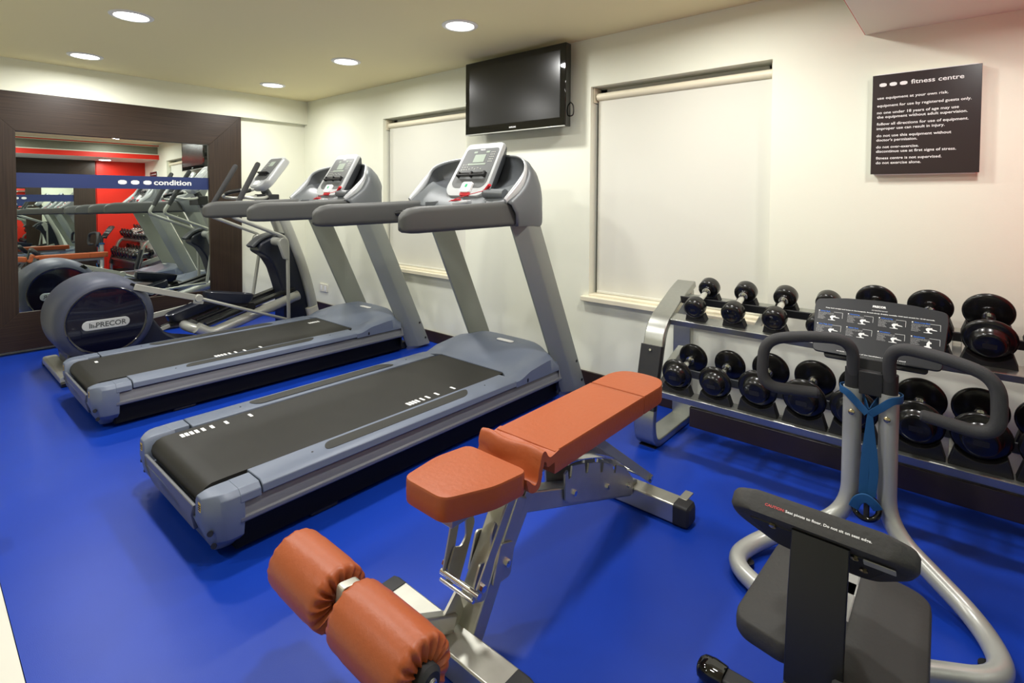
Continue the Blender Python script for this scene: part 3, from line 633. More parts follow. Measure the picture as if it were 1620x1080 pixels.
# ================================================================ adjustable bench
BX = -1.028
be = thing('weight_bench', 'adjustable weight bench with burnt orange pads and foam rollers on a silver frame', 'bench', (BX, 1.4, 0))
def pad(name, pts, ztop, zt2, thick, par, y0, y1, bev=.012):
    """upholstered pad: outline pts (x, y); top height runs from ztop (at y0) to zt2 (at y1)"""
    zz = lambda y: ztop + (zt2 - ztop) * (y - y0) / (y1 - y0)
    b = NB(); cx = sum(p[0] for p in pts) / len(pts); cy = sum(p[1] for p in pts) / len(pts)
    L_ = []
    for k, dz in ((.985, -thick), (1.0, -thick + .005), (1.004, -thick * .5), (1.001, -.008), (.999, -.003), (.990, .0), (.93, .0008)):
        L_.append([(cx + (x - cx) * k, cy + (y - cy) * k, zz(y) + dz) for x, y in pts])
    loft(b, L_)
    return obj(name, b, 'orange', par, smooth=50)
hw = .118
seat = f2([(BX - hw, 1.135), (BX - hw, 1.03), (BX - .072, .862), (BX + .072, .862), (BX + hw, 1.03), (BX + hw, 1.135)], .05, 6)
sp = pad('seat_pad', f2([(BX - hw, 1.135), (BX - hw, 1.00), (BX - .078, .852), (BX + .078, .852), (BX + hw, 1.00), (BX + hw, 1.135)], .030, 6), .510, .484, .064, be, .86, 1.135)
bp = pad('back_pad', [(BX - hw, 1.838), (BX + hw, 1.838)] + [(BX + hw, 1.29), (BX + hw, 1.262), (BX - hw, 1.262), (BX - hw, 1.29)][0:4], .492, .492, .070, be, 1.26, 1.838)
hp = f2([(BX - hw, 1.842), (BX - hw, 2.00), (BX - .085, 2.065), (BX, 2.085), (BX + .085, 2.065), (BX + hw, 2.00), (BX + hw, 1.842)], .05, 6)
hp = [(BX - hw, 1.842)] + [p for p in f2([(BX - hw, 1.80), (BX - hw, 2.00), (BX - .085, 2.065), (BX, 2.082), (BX + .085, 2.065), (BX + hw, 2.00), (BX + hw, 1.80)], .05, 6) if p[1] > 1.85] + [(BX + hw, 1.842)]
pad('head_pad', hp, .492, .492, .070, be, 1.84, 2.08)
# folded flap of upholstery between seat and back
prof = [(1.128, .462), (1.150, .440), (1.165, .432), (1.178, .450), (1.186, .492), (1.196, .512), (1.210, .512), (1.222, .494), (1.236, .486), (1.262, .489), (1.285, .4915), (1.285, .47), (1.245, .462), (1.225, .462), (1.210, .480), (1.202, .480), (1.196, .45), (1.185, .42), (1.160, .412), (1.135, .425)]
b = NB(); nx = 12; Ls = []
for i in range(nx + 1):
    x = BX - hw - .004 + (2 * hw + .008) * i / nx
    k = 1 + .10 * math.sin(i * 1.1); sh = .004 * math.sin(i * .9 + 1)
    Ls.append([(x, y + sh * (z > .45) + .010 * (i / nx - .5) * (z > .47 and y < 1.24), z + .004 * math.sin(i * .8) * (z > .49 and y < 1.22)) for y, z in [(p.x, p.y) for p in crom([(a, c_, 0) for a, c_ in prof], 3, True)]])
loft(b, Ls); obj('folded_flap', b, 'orange', be, smooth=70)
b = NB(); slab(b, [(-.06, .0), (.06, 0), (.06, .03), (-.06, .03)], (BX, .90, .405), (1, 0, 0), (0, 0, 1), -.20, 0); obj('seat_support', b, 'steel', be, bev=.003)
b = NB(); bar(b, (BX, 1.20, .395), (BX, 2.02, .395), .06, .04); obj('back_support', b, 'steel', be, bev=.004)
def rtube(name, a, c_, w, h, par=be, m='steel', up=(0, 0, 1), bev=.005):
    b = NB(); bar(b, a, c_, w, h, up); return obj(name, b, m, par, bev=bev)
fcb = rtube('front_crossbar', (BX - .262, .948, .0355), (BX + .232, .948, .0355), .088, .07)
rcb = rtube('rear_crossbar', (BX - .232, 1.945, .043), (BX + .232, 1.945, .043), .078, .075)
for p_, y, z, sx, w, h in ((fcb, .948, .036, -.262, .088, .072), (fcb, .948, .036, .232, .088, .072), (rcb, 1.945, .043, -.232, .080, .078), (rcb, 1.945, .043, .232, .080, .078)):
    s = 1 if sx > 0 else -1
    b = NB(); loft(b, [[(BX + sx + s * d, y + a * k, z + c_ * k - .001) for a, c_ in rr(w + .004, h + .004, .012)] for d, k in ((-.022, 1), (.012, 1), (.030, .93), (.038, .7))]); obj('end_cap', b, 'rubm', p_)
for sx in (-.16, .225):
    b = NB(); obox(b, (BX + sx, 1.995, .081), (1, 0, 0), (0, 1, 0), (0, 0, 1), .032, .07, .006); obj('tab', b, 'steel', rcb, bev=.001)
rtube('front_post', (BX + .008, 1.0, .04), (BX + .008, 1.195, .360), .086, .055, up=(0, 1, 0))
for s in (-1, 1):
    b = NB(); slab(b, f2([(1.055, .165), (1.13, .160), (1.15, .250), (1.09, .270)], .012, 3), (BX + .008 + s * .048, 0, 0), (0, 1, 0), (0, 0, 1), -.003, .003); g_ = obj('gusset_plate', b, 'steel', be)
    b = NB(); lathe(b, [(.0001, 0), (.011, 0), (.011, .008), (.006, .010), (.0001, .010)], (BX + .008 + s * .051, 1.115, .205), (s, 0, 0), 6); obj('bolt', b, 'chrome', g_)
    b = NB(); bar(b, (BX + s * .036, 1.115, .175), (BX + s * .036, 1.285, .400), .008, .045); obj('link_strut', b, 'steel', be, bev=.002)
spine = rtube('spine_beam', (BX, 1.15, .345), (BX, 1.955, .06), .065, .062)
for s in (-1, 1):
    x = BX + s * .040
    top = [(1.425, .330), (1.44, .338), (1.446, .305), (1.462, .308), (1.468, .342), (1.545, .322), (1.550, .285), (1.566, .280), (1.572, .312), (1.645, .286), (1.650, .248), (1.666, .243), (1.672, .275), (1.74, .243), (1.745, .208), (1.760, .202), (1.767, .230), (1.84, .190), (1.90, .125)]
    b = NB(); slab(b, top + [(1.90, .060), (1.455, .222), (1.430, .240)], (x, 0, 0), (0, 1, 0), (0, 0, 1), -.0035, .0035); rp = obj('ratchet_plate', b, 'steel', be)
    for y, z in ((1.48, .245), (1.70, .175), (1.86, .115)):
        b = NB(); lathe(b, [(.0001, 0), (.010, 0), (.010, .007), (.0001, .008)], (x + s * .0035, y, z), (s, 0, 0), 6); obj('bolt', b, 'chrome', rp)
    b = NB(); obox(b, (BX + s * .058, 1.845, .23), (1, 0, 0), (0, .83, -.56), (0, .56, .83), .022, .62 if s < 0 else .52, .006)
    bmesh.ops.delete(b, geom=b.verts[:], context='VERTS')
    bar(b, (BX + s * .062, 1.58, .400), (BX + s * .062, 2.03, .075), .006, .034); st = obj('back_strut', b, 'tmpost', be, bev=.001)
    b = NB(); lathe(b, [(.0001, 0), (.011, 0), (.011, .010), (.0001, .011)], (BX + s * .065, 2.01, .090), (s, 0, 0), 6); obj('bolt', b, 'chrome', st)
b = NB(); sweep(b, crom([(BX, 1.36, .372), (BX, 1.50, .352), (BX, 1.66, .300), (BX, 1.80, .232), (BX, 1.90, .165)], 6), rr(.10, .004, .001)); obj('ratchet_cover', b, 'chrome', be)
b = NB(); cyl(b, (BX - .07, 2.015, .088), (BX + .07, 2.015, .088), .010); obj('strut_pin', b, 'chrome', be)
# seat adjustment: two flat arms, hooked plate and pin
for s in (-1, 1):
    x = BX + (-.052 if s < 0 else .076)
    b = NB(); bar(b, (x, 1.04 if s < 0 else 1.13, .42), (x, .985, .205), .006, .032, up=(0, 1, 0)); ar = obj('seat_arm', b, 'steel', be, bev=.001)
    b = NB(); lathe(b, [(.0001, 0), (.010, 0), (.010, .012), (.0001, .013)], (x + s * .003, .988, .215), (s, 0, 0), 6); obj('bolt', b, 'chrome', ar)
    b = NB(); slab(b, f2([(.970, .170), (1.02, .150), (1.05, .215), (1.085, .300), (1.065, .350), (1.048, .320), (1.050, .270), (1.030, .250), (1.005, .262), (.985, .22)], .010, 3), (BX + (-.043 if s < 0 else .058), 0, 0), (0, 1, 0), (0, 0, 1), -.003, .003); obj('hook_plate', b, 'steel', be)
b = NB(); cyl(b, (BX - .062, .975, .200), (BX + .086, .975, .200), .0085); obj('adjustment_pin', b, 'chrome', be)
b = NB(); cyl(b, (BX - .052, .962, .188), (BX + .076, .962, .188), .005); obj('guard_rod', b, 'chrome', be)
rtube('roller_arm', (BX - .01, .97, .085), (BX - .050, .665, .215), .030, .050)
b = NB(); slab(b, f2([(.640, .19), (.700, .19), (.705, .335), (.650, .345)], .012, 3), (-1.0795, 0, 0), (0, 1, 0), (0, 0, 1), -.013, .013); obj('roller_mount', b, 'steel', be, bev=.002)
b = NB(); cyl(b, (-1.36, .67, .285), (-.775, .67, .285), .011); ax_ = obj('roller_axle', b, 'steel', be)
b = NB(); slab(b, [(.93, .06), (1.02, .06), (.985, .17), (.93, .12)], (BX - .01, 0, 0), (0, 1, 0), (0, 0, 1), -.004, .004); obj('weld_gusset', b, 'steel', be)
def roller(x0, x1, r):
    b = NB(); n = 120; Ls = []
    prof = [(.022, .004, 1), (.032, .001, 1), (.048, -.001, .9), (.060, .000, .8), (r - .008, .001, .5), (r - .002, .006, .22), (r, .016, .04), (r, .04, 0)]
    def ring(x, rad, amp, ph, sgn):
        o = []
        for i in range(n):
            a = 2 * PI * i / n
            w_ = (math.sin(a * 17 + ph + .9 * math.sin(a * 2)) * .7 + .3 * math.sin(a * 29 + 1 + ph)) * amp
            o.append((x + sgn * w_ * .006, .67 + (rad + w_ * .0032) * math.cos(a), .285 + (rad + w_ * .0032) * math.sin(a)))
        return o
    for rad, d, am in prof: Ls.append(ring(x0 + d, rad, am, 0, -1))
    for t in (.25, .5, .75): Ls.append(ring(x0 + (x1 - x0) * t, r + .0015, 0, 0, 0))
    for rad, d, am in prof[::-1]: Ls.append(ring(x1 - d, rad, am, 2, 1))
    loft(b, Ls); return obj('foam_roller', b, 'orange', be, smooth=60)
roller(-1.335, -1.108, .076); roller(-1.052, -.800, .076)
for x, s in ((-1.345, -1), (-.792, 1)):
    b = NB(); lathe(b, [(.0001, -.012), (.030, -.012), (.030, .006), (.022, .014), (.0001, .016)], (x, .67, .285), (s, 0, 0), 28); kc = obj('roller_end_cap', b, 'rubm', ax_)
    b = NB(); lathe(b, [(.0001, .014), (.009, .014), (.009, .022), (.0001, .023)], (x, .67, .285), (s, 0, 0), 6); obj('bolt', b, 'chrome', kc)
# ================================================================ dumbbell rack
RX0, RX1 = -1.235, .44
rk = thing('dumbbell_rack', 'silver and black two tier dumbbell rack standing along the wall under the sign', 'rack', ((RX0 + RX1) / 2, 2.65, 0))
def band(x0, x1):
    path = [(2.905, .735), (2.86, .76), (2.80, .755), (2.60, .640), (2.505, .545), (2.475, .47), (2.450, .33), (2.405, .17), (2.405, .10), (2.45, .045), (2.56, .035), (2.93, .035)]
    P_ = fillet([(0, y, z) for y, z in [(2.90, .775), (2.80, .745), (2.515, .585), (2.475, .45), (2.395, .13), (2.43, .028), (2.93, .028)]], .10, 8)
    b = NB(); xc = (x0 + x1) / 2
    sweep(b, [V((xc, p.y, p.z)) for p in P_], rr(x1 - x0, .036, .006), up=(1, 0, 0) and None)
    return b
def band2(x0, x1, z0=None, z1=None, m='rack', off=0.):
    pts = [(2.900, .770), (2.80, .735), (2.525, .600), (2.478, .45), (2.395, .13), (2.425, .022), (2.93, .022)]
    P_ = fillet([(0, y, z) for y, z in pts], .12, 9)
    if z0 is not None: P_ = [p for p in P_ if z0 <= p.z <= z1 and p.y < 2.52]
    if z0 is not None and len(P_) < 2: P_ = [V((0, 2.478, .45)), V((0, 2.395, .13))]
    b = NB(); loops = []
    for i, p in enumerate(P_):
        t = (P_[min(i + 1, len(P_) - 1)] - P_[max(0, i - 1)]).normalized(); n = V((0, -t.z, t.y))   # outward normal in the yz plane
        h0, h1 = -.018 - off, .018 + off
        loops.append([p + V((x0 - off - p.x, 0, 0)) + n * h0, p + V((x1 + off - p.x, 0, 0)) + n * h0, p + V((x1 + off - p.x, 0, 0)) + n * h1, p + V((x0 - off - p.x, 0, 0)) + n * h1])
    loft(b, loops); return b
for x0, x1 in ((RX0, RX0 + .105), (RX1 - .105, RX1)):
    sf = obj('side_frame', band2(x0, x1), 'rack', rk, bev=.005, smooth=40)
    b = NB(); loops = []
    for y, z in ((2.488, .505), (2.462, .40), (2.412, .20)): loops.append([(x0 - .003, y - .028, z + .004), (x1 + .001, y - .028, z + .004), (x1 + .001, y + .004, z - .004), (x0 - .003, y + .004, z - .004)])
    loft(b, loops); cv = obj('black_cover', b, 'rubm', sf, bev=.002)
    b = NB(); cyl(b, ((x0 + x1) / 2, 2.455, .485), ((x0 + x1) / 2, 2.447, .487), .006, 12); obj('screw', b, 'chrome', cv)
    b = NB(); bar(b, ((x0 + x1) / 2, 2.86, .02), ((x0 + x1) / 2, 2.86, .74), .10, .045, up=(0, 1, 0)); obj('rear_post', b, 'rack', rk, bev=.004)
    b = NB(); slab(b, [(2.48, .30), (2.88, .44), (2.88, .36), (2.46, .22)], ((x0 + x1) / 2, 0, 0), (0, 1, 0), (0, 0, 1), -.02, .02); obj('shelf_bracket', b, 'rack', rk, bev=.003)
    b = NB(); box(b, x0 + .01, x1 - .01, 2.43, 2.52, 0, .006); obj('rubber_foot', b, 'black', rk)
def shelf(yf, zf, yr, zr, rs, mid, m):
    W_ = V((0, yr - yf, zr - zf)).normalized(); Nn = V((1, 0, 0)).cross(W_)
    xa, xb = RX0 + .10, RX1 - .10; xc = (xa + xb) / 2
    pf, pr = V((xc, yf, zf)) - Nn * (rs + .026), V((xc, yr, zr)) - Nn * (rs + .026)
    b = NB(); obox(b, pf, (1, 0, 0), W_, Nn, xb - xa, .064, .010); obox(b, pf - W_ * .033 - Nn * .010, (1, 0, 0), W_, Nn, xb - xa, .006, .030); obj('front_rail', b, 'rack', rk, bev=.002)
    b = NB(); obox(b, pr, (1, 0, 0), W_, Nn, xb - xa, .064, .010); obj('rear_rail', b, 'rack', rk, bev=.002)
    b = NB(); obox(b, V((xc, yf, zf)) * (1 - mid) + V((xc, yr, zr)) * mid - Nn * .046, (1, 0, 0), W_, Nn, xb - xa, .008, .040); obj('upright_rail', b, m, rk, bev=.002)
    for x in (-.73, -.01):
        b = NB(); bar(b, V((x, pf.y, pf.z)) - Nn * .008, V((x, pr.y, pr.z)) - Nn * .008, .030, .012, up=Nn); obj('tie_bar', b, 'rack', rk, bev=.002)
shelf(2.570, .709, 2.765, .782, .051, .62, 'rubm'); shelf(2.425, .404, 2.640, .438, .074, .55, 'tmdark')
b = NB(); box(b, -.965, RX1 - .10, 2.418, 2.44, .170, .262); obj('lower_beam', b, 'brown', rk, bev=.003)
b = NB(); box(b, RX0 + .10, RX1 - .10, 2.815, 2.84, .05, .13); obj('rear_beam', b, 'rack', rk, bev=.003)
# dumbbells
def dumbbell(x, yf, zf, yr, zr, rf, kind, label, group, rs, dz):
    a = V((x, yf, zf)); c_ = V((x, yr, zr)); A = (c_ - a).normalized(); m_ = (a + c_) / 2
    t = thing('dumbbell', label, 'dumbbell', tuple(m_), group)
    L_ = (c_ - a).length / 2
    b = NB(); pr = [(.0145, -L_), (.0145, -L_ * .80)]
    for i in range(13): u = -L_ * .6 + L_ * 1.2 * i / 12; pr += [(.0155 if i % 2 else .0145, u)]
    pr += [(.0145, L_ * .8), (.0145, L_)]
    lathe(b, pr, m_, A, 20); hd = obj('handle', b, 'chrome', t, smooth=30)
    for s in (-1, 1):
        b = NB(); lathe(b, [(.0146, 0), (.021, 0), (.022, .004), (.022, .012), (.019, .016), (.0146, .016)], m_ + A * (s * (L_ - .052)), A * s, 20); obj('collar', b, 'chrome', hd)
    for s in (-1, 1):
        c0 = m_ + A * (s * L_); th = .030 if kind == 'disc' else .034
        b = NB()
        if kind == 'round': pf = [(.012, -th), (rf - .012, -th), (rf - .003, -th + .004), (rf, -th + .012), (rf, th - .016), (rf - .005, th - .006), (rf - .016, th), (rf * .55, th - .001), (rf * .5, th - .004), (.0001, th - .004)]
        else: pf = [(.012, -th + .012), (rf - .010, -th + .012), (rf - .002, -th + .017), (rf, -th + .024), (rf - .002, -th + .031), (rf - .012, -th + .036), (rf * .72, -th + .036), (rf * .66, -th + .040), (rf * .62, th + .004), (rf * .58, th + .012), (rf * .48, th + .015), (.0001, th + .015)]
        lathe(b, pf, c0, A * s, 44); pl = obj('weight_head', b, 'rubber', t, smooth=50)
        zz = (th - .004) if kind == 'round' else th + .015
        b = NB(); N_ = A * s; U_ = V((1, 0, 0)); W_ = N_.cross(U_) if s < 0 else U_.cross(N_); W_ = N_.cross(U_)
        slab(b, rr(rf * .50, rf * .24, rf * .05), c0 + N_ * zz, U_, -W_ if U_.cross(W_).dot(N_) < 0 else W_, 0, .0012); obj('embossed_label', b, 'rubm', pl)
    # saddle cups belong to the rack
    for c0, s in ((a, -1), (c_, 1)):
        b = NB(); n = 12; pts = []
        r_in = rf + .003; half = math.radians(52)
        inn = [(r_in * math.sin(-half + 2 * half * i / n), -r_in * math.cos(-half + 2 * half * i / n)) for i in range(n + 1)]
        base = -(rs + .021) - dz
        pts = [(-r_in * .98, base), (r_in * .98, base)] + inn[::-1]
        U_ = V((1, 0, 0)); Nn = A; Wz = -(U_.cross(Nn)) ; Wz = Wz if Wz.z > 0 else -Wz
        o_ = c0 + A * (s * (-.004))
        slab(b, pts, o_, U_, Wz, -.020, .020); obj('saddle', b, 'rubm', rk, bev=.002)
TOPX = [-1.005, -.822, -.640, -.462, -.282, -.098, .080, .262]; TR_ = [.050, .051, .051, .050, .076, .077, .080, .080]
BOTX = [-1.034, -.852, -.668, -.486, -.312, -.115, .062, .240]; BR_ = [.073, .074, .0815, .0825, .0835, .0845, .0855, .086]
ordn = ['leftmost', 'second from the left', 'third from the left', 'fourth from the left', 'fifth from the left', 'sixth from the left', 'seventh from the left', 'last at the right end']
for i, x in enumerate(TOPX):
    lab = 'small black rubber dumbbell with chrome handle, %s on the upper shelf' if TR_[i] < .07 else 'large black disc dumbbell with chrome handle, %s on the upper shelf'
    dz = (TR_[i] - .051) * 1.15
    dumbbell(x, 2.570, .709 + dz, 2.765, .782 + dz, TR_[i], 'round' if TR_[i] < .07 else 'disc', lab % ordn[i], 'dumbbells on the upper shelf', .051, dz)
for i, x in enumerate(BOTX):
    lab = ('medium' if BR_[i] < .09 else 'big') + ' black rubber dumbbell with chrome handle, %s on the lower shelf'
    dz = (BR_[i] - .074) * 2.2
    dumbbell(x, 2.425, .404 + dz, 2.640, .438 + dz, BR_[i], 'disc', lab % ordn[i], 'dumbbells on the lower shelf', .074, dz)
# ================================================================ stretching machine
SXC = -.228
st = thing('stretch_trainer', 'stretching machine with curved silver tube base, grey pads and black loop handles', 'exercise machine', (SXC, 1.7, 0))
for s in (-1, 1):
    k = s
    pth = fillet([(SXC + k * .052, 2.15, .60), (SXC + k * .052, 2.15, .15), (SXC + k * .300, 1.985, .034), (SXC + k * .345, 1.80, .034), (SXC + k * .012, 1.60, .034)], .11, 9)
    b = NB(); sweep(b, pth, circ(.0285, 20)); bt = obj('base_tube', b, 'alu', st, smooth=60)
    b = NB(); cyl(b, (SXC + k * .305, 1.86, 0), (SXC + k * .305, 1.86, .018), .022); obj('rubber_foot', b, 'black', bt)
    b = NB(); lathe(b, [(.0001, 0), (.010, 0), (.010, .004), (.006, .007), (.0001, .008)], (SXC + k * .050, 2.120, .520), (0, -1, 0), 14); obj('bolt', b, 'brass', bt)
    b = NB(); cyl(b, (SXC + k * .052, 2.15, .575), (SXC + k * .052, 2.15, .665), .0245); obj('post_sleeve', b, 'rubm', st)
    h = crom([(SXC + k * .052, 2.145, .64), (SXC + k * .054, 2.13, .70), (SXC + k * .075, 2.10, .755), (SXC + k * .13, 2.07, .775), (SXC + k * .22, 2.04, .765), (SXC + k * .30, 2.02, .735), (SXC + k * .333, 2.01, .685), (SXC + k * .325, 2.005, .62), (SXC + k * .27, 2.01, .578), (SXC + k * .19, 2.03, .572), (SXC + k * .130, 2.045, .578)], 6)
    h = [V(p) for p in fillet([(SXC + k * .052, 2.15, .62), (SXC + k * .050, 2.12, .770), (SXC + k * .200, 2.075, .765), (SXC + k * .315, 2.05, .735), (SXC + k * .320, 2.04, .566), (SXC + k * .145, 2.065, .578)], .07, 9)]
    b = NB(); sweep(b, h, circ(.0195, 18), scale=[1] * (len(h) - 2) + [1, .93]); lathe(b, [(.0178, -.001), (.014, .006), (.0001, .009)], h[-1], h[-1] - h[-2], 18)
    obj('loop_handle', b, 'foam', st, smooth=60)
b = NB(); box(b, SXC - .035, SXC + .035, 2.13, 2.16, .585, .665); obj('brace_plate', b, 'rubm', st, bev=.004)
b = NB(); bar(b, (SXC, 2.155, .60), (SXC, 2.175, .700), .085, .02, up=(0, 1, 0)); obj('placard_bracket', b, 'rubm', st, bev=.004)
# instruction placard
p0 = V((SXC, 2.185, .694)); p1 = V((SXC, 2.305, .876)); W = (p1 - p0).normalized(); U_ = V((1, 0, 0)); Nn = U_.cross(W); PH = (p1 - p0).length
ol = f2([(-.185, 0), (.185, 0), (.198, PH * .8), (.195, PH - .010), (.10, PH + .004), (0, PH + .008), (-.10, PH + .004), (-.195, PH - .010), (-.198, PH * .8)], .018, 5)
b = NB(); slab(b, ol, p0, U_, W, -.010, 0); pc = obj('placard', b, 'placard', st, bev=.002)
b = NB(); slab(b, rr(.30, .03, .012), p0 + W * .002, U_, W, -.022, -.010); obj('placard_ledge', b, 'rubm', pc, bev=.002)
Q = lambda x, y: p0 + U_ * x + W * y
b = NB(); text_bm(b, 'PRECOR', Q(.004, PH - .021), U_, W, width=.040, height=.0075, bold=.05, align='CENTER', depth=.0003); obj('title_print', b, 'white', pc, smooth=0)
b = NB(); text_bm(b, 'stretchtrainer', Q(.006, PH - .034), U_, W, width=.048, height=.0045, align='CENTER', depth=.0003); obj('title_print', b, 'white', pc, smooth=0)
b = NB(); text_bm(b, 'Keep back straight and knees on the kneepads. Stretch slowly. Breathe normally. Hold each stretch for 15-30 seconds.', Q(0, PH - .045), U_, W, width=.322, height=.0036, bold=.03, align='CENTER', depth=.0003); obj('instruction_print', b, 'white', pc, smooth=0)
b = NB(); text_bm(b, 'stretch, do not let go of the handlebars or attempt to stand', Q(-.01, .0115), U_, W, width=.20, height=.0034, bold=.03, align='CENTER', depth=.0003)
obj('instruction_print', b, 'white', pc, smooth=0)
names = [['Lower Back', 'Hamstring', 'Calf and Hip', 'Glutes, Lower Back'], ['Inner Thigh, Groin', 'Upper Back', 'Shoulders', 'Quadriceps']]
for r in range(2):
    for c in range(4):
        x0 = -.185 + c * .094; y0 = PH - .060 - r * .052
        b = NB(); text_bm(b, names[r][c], Q(x0 + .009, y0), U_, W, width=.016 + .002 * len(names[r][c]) * .75, height=.0040, bold=.03, depth=.0003); obj('heading_print', b, 'bluetxt', pc, smooth=0)
        b = NB(); slab(b, circ(.0022, 10), Q(x0 + .004, y0 + .002), U_, W, 0, .0004)
        for k in range(7):
            ln = ('stretch arms and lean forward until you feel' if k < 2 else 'hold the handle bar')
            text_bm(b, ln, Q(x0 + .002, y0 - .0050 - .0042 * k), U_, W, width=(.050 if k < 2 else .019 + .003 * ((k * 7 + c) % 3)), height=.0019, depth=.0003)
        slab(b, [(0, 0), (.028, 0), (.028, .0008), (0, .0008)], Q(x0 + .052, y0 + .001), U_, W, 0, .0003); slab(b, [(0, 0), (.0008, 0), (.0008, .022), (0, .022)], Q(x0 + .0795, y0 - .021), U_, W, 0, .0003)
        # little figure on the machine
        fx, fy = x0 + .036, y0 - .036
        fig = [(0, 6), (3, 5.2), (8, 6), (9, 9), (5, 13), (4, 18), (9, 22), (15, 22), (21, 18), (30, 16), (31, 14), (21, 14.5), (15, 16), (12, 12), (14, 7), (19, 6), (20, 4), (0, 4)] if (c, r) != (3, 1) else [(6, 4), (20, 4), (20, 6), (16, 8), (15, 14), (17, 22), (14, 28), (11, 24), (8, 18), (8, 10), (2, 7)]
        slab(b, [(p * .00115, q * .00105) for p, q in fig], Q(fx, fy), U_, W, 0, .0005)
        slab(b, circ(.0026, 10), Q(fx + .020, fy + .0215), U_, W, 0, .0005)
        obj('exercise_print', b, 'white', pc, smooth=0)
b = NB()
for k in range(3): text_bm(b, 'consult a physician before beginning any exercise program. discontinue if you feel faint or dizzy', Q(-.005, .0075 - .0032 * k), U_, W, width=.19, height=.0017, align='CENTER', depth=.0003)
obj('small_print', b, 'tmpost', pc, smooth=0)
# seat (tilted forward on its pivot), column, knee pads
D = V((0, .66, -.75)).normalized(); Nn = V((1, 0, 0)).cross(D); Nn = Nn if Nn.z > 0 else -Nn
o_ = V((SXC, 1.262, .538)); U_ = V((1, 0, 0))
ol = f2([(-.182, .02), (-.15, -.006), (.15, -.006), (.182, .02), (.175, .07), (.10, .17), (-.10, .17), (-.175, .07)], .03, 6)
b = NB(); loft(b, [[o_ + U_ * (x * k) + D * (y * k2) + Nn * d for x, y in ol] for k, k2, d in ((.90, .9, -.004), (.96, .96, .0), (1.0, 1, .010), (1.0, 1, .034), (.97, .97, .042), (.85, .9, .046))]); se = obj('seat', b, 'padgrey', st, smooth=60)
b = NB(); text_bm(b, 'CAUTION:', o_ + V((-.100, -.001, .0)) + D * -.006 + Nn * .017, U_, Nn, width=.040, height=.0055, bold=.02, lift=-.0, depth=.0006)
obj('caution_print', b, 'redtxt', se, smooth=0)
b = NB(); text_bm(b, 'Seat pivots to floor. Do not sit on seat edge.', o_ + V((-.058, -.001, .0)) + D * -.006 + Nn * .017, U_, Nn, width=.160, height=.0055, bold=.02, depth=.0006); obj('caution_print', b, 'white', se, smooth=0)
b = NB(); slab(b, f2([(-.14, .03), (.14, .03), (.09, .14), (-.09, .14)], .015, 4), o_ + Nn * -.003, U_, D, -.004, .006); sb = obj('seat_base_plate', b, 'rubm', se, bev=.002)
b = NB(); slab(b, rr(.055, .024, .003), o_ + U_ * .115 + D * .035 + Nn * -.009, U_, D, -.001, .001); obj('specification_label', b, 'alu', sb)
for x, d in ((-.085, .03), (.072, .035), (.085, .085)):
    b = NB(); lathe(b, [(.0001, 0), (.008, 0), (.008, .005), (.0001, .008)], o_ + U_ * x + D * d - Nn * .006, -Nn, 8); obj('bolt', b, 'brass', sb)
b = NB(); sweep(b, [V((SXC + .012, 1.262, .528)), V((SXC + .012, 1.235, .40)), V((SXC + .012, 1.215, .225))], rr(.108, .012, .003)); obj('seat_column', b, 'black', st)
b = NB(); loft(b, [[(SXC + .012 + s_ * w_, y, z + dz) for s_, dz in ((-1, 0), (1, 0), (1, -.01), (-1, -.01))] for y, z, w_ in ((1.235, .235, .049), (1.10, .17, .075), (1.05, .13, .075))]); obj('column_foot', b, 'rubm', st, bev=.002)
b = NB(); bar(b, (SXC, 1.05, .12), (SXC, 1.80, .12), .06, .08); obj('main_beam', b, 'alu', st, bev=.008)
b = NB(); bar(b, (SXC, 1.72, .04), (SXC, 1.72, .16), .06, .06, up=(0, 1, 0)); obj('beam_post', b, 'alu', st, bev=.004)
b = NB(); box(b, SXC + .015, SXC + .034, 1.44, 1.452, .161, .1625); obj('yellow_label', b, 'yellow', st)
for s, xa, xb in ((-1, -.398, -.252), (1, -.182, -.026)):
    pts = f2([(xa + (.016 if s < 0 else 0), 1.655), (xb - (.012 if s > 0 else 0), 1.655), (xb, 1.23 if s < 0 else 1.12), (xa, 1.275 if s < 0 else 1.12)], .045, 7)
    cx = (xa + xb) / 2; cy = 1.43
    z_ = lambda x: .285 - .02 * abs(x - SXC) / .16
    b = NB(); loft(b, [[(cx + (x - cx) * k, cy + (y - cy) * k2, z_(x) + dz) for x, y in pts] for k, k2, dz in ((.93, .97, -.048), (1, 1, -.038), (1.01, 1.004, -.018), (.985, .995, -.004), (.92, .975, .001), (.5, .6, .002))]); kp = obj('knee_pad', b, 'padgrey', st, smooth=60)
    b = NB(); box(b, min(cx, SXC) , max(cx, SXC), 1.40, 1.46, .16, .24); obj('pad_bracket', b, 'rubm', st)
b = NB(); bar(b, (SXC - .27, 1.345, .03), (SXC + .27, 1.345, .03), .05, .03); rf_ = obj('rear_foot_bar', b, 'rubm', st, bev=.006)
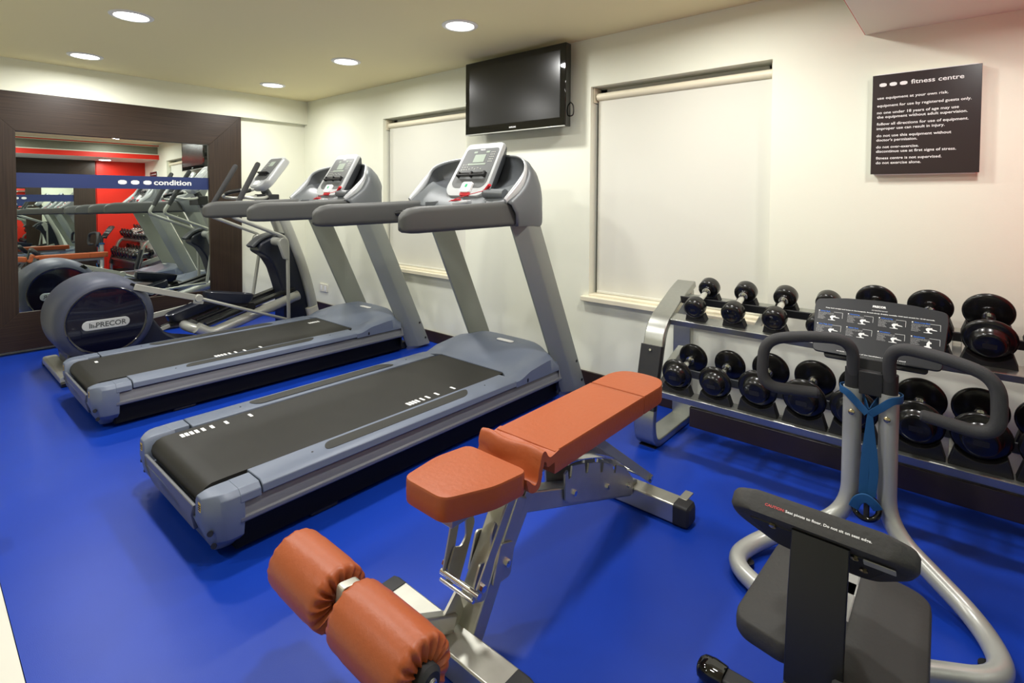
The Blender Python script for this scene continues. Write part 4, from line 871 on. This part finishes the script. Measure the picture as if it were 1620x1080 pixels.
for s in (-1, 1):
    b = NB(); loft(b, [[(SXC + s * (.235 + d), 1.345 + a * k, .030 + c_ * k) for a, c_ in rr(.066, .05, .02)] for d, k in ((-.03, .9), (0, 1), (.025, .9), (.036, .6))]); ff = obj('ribbed_foot', b, 'gloss', rf_)
# resistance strap
sr = thing('resistance_strap', 'blue elastic strap hanging looped between the posts of the stretching machine', 'strap', (SXC, 2.12, .21))
b = NB()
for s in (-1, 1):
    x = SXC + s * .052
    sweep(b, crom([(SXC + s * .004, 2.108, .530), (x - s * .022, 2.114, .553), (x + s * .010, 2.113, .585), (x + s * .031, 2.128, .590), (x + s * .037, 2.152, .592), (x + s * .024, 2.180, .590), (x, 2.189, .585), (x - s * .027, 2.178, .570), (x - s * .036, 2.150, .560), (SXC + s * .004, 2.125, .535)], 5), rr(.003, .024, .001), up=(0, 0, 1))
obj('loop', b, 'blue', sr)
for dx, tw in ((-.010, -1), (.014, 1)):
    b = NB(); sweep(b, crom([(SXC + .004, 2.110, .540), (SXC + .004 + dx * .5, 2.108, .44), (SXC + .004 + dx * 1.1, 2.105, .34), (SXC + dx * .9, 2.105, .255)], 6), rr(.026, .003, .001), up=(0, 1, 0), scale=[.5 + .5 * min(1, i / 8) for i in range(19)]); obj('hanging_strand', b, 'blue', sr)
b = NB(); n = 40; sweep(b, [V((SXC + .036 * math.cos(2 * PI * i / n), 2.105 + .012 * math.sin(2 * PI * i / n), .212 + .034 * math.sin(2 * PI * i / n))) for i in range(n)], circ(.009, 12), closed=True); obj('rubber_ring', b, 'gloss', sr, smooth=60)
b = NB(); sweep(b, crom([(SXC - .034, 2.094, .205), (SXC - .022, 2.088, .236), (SXC + .0, 2.086, .252), (SXC + .022, 2.088, .240), (SXC + .034, 2.094, .222)], 5), rr(.030, .007, .003), up=(0, 1, 0)); obj('knot', b, 'blue', sr, smooth=60)
b = NB(); cyl(b, (SXC + .002, 2.10, .245), (SXC + .002, 2.10, .182), .0085); obj('ring_handle', b, 'rubm', sr)
# small dark block at the edge of the blue floor
b = NB(); box(b, -2.62, -2.505, .16, .205, 0, .085); o = obj('floor_block', b, 'base', bev=.02, seg=4, at=(-2.56, .18, 0)); tag(o, 'small dark brown block at the left edge of the picture, on the blue floor', 'block')
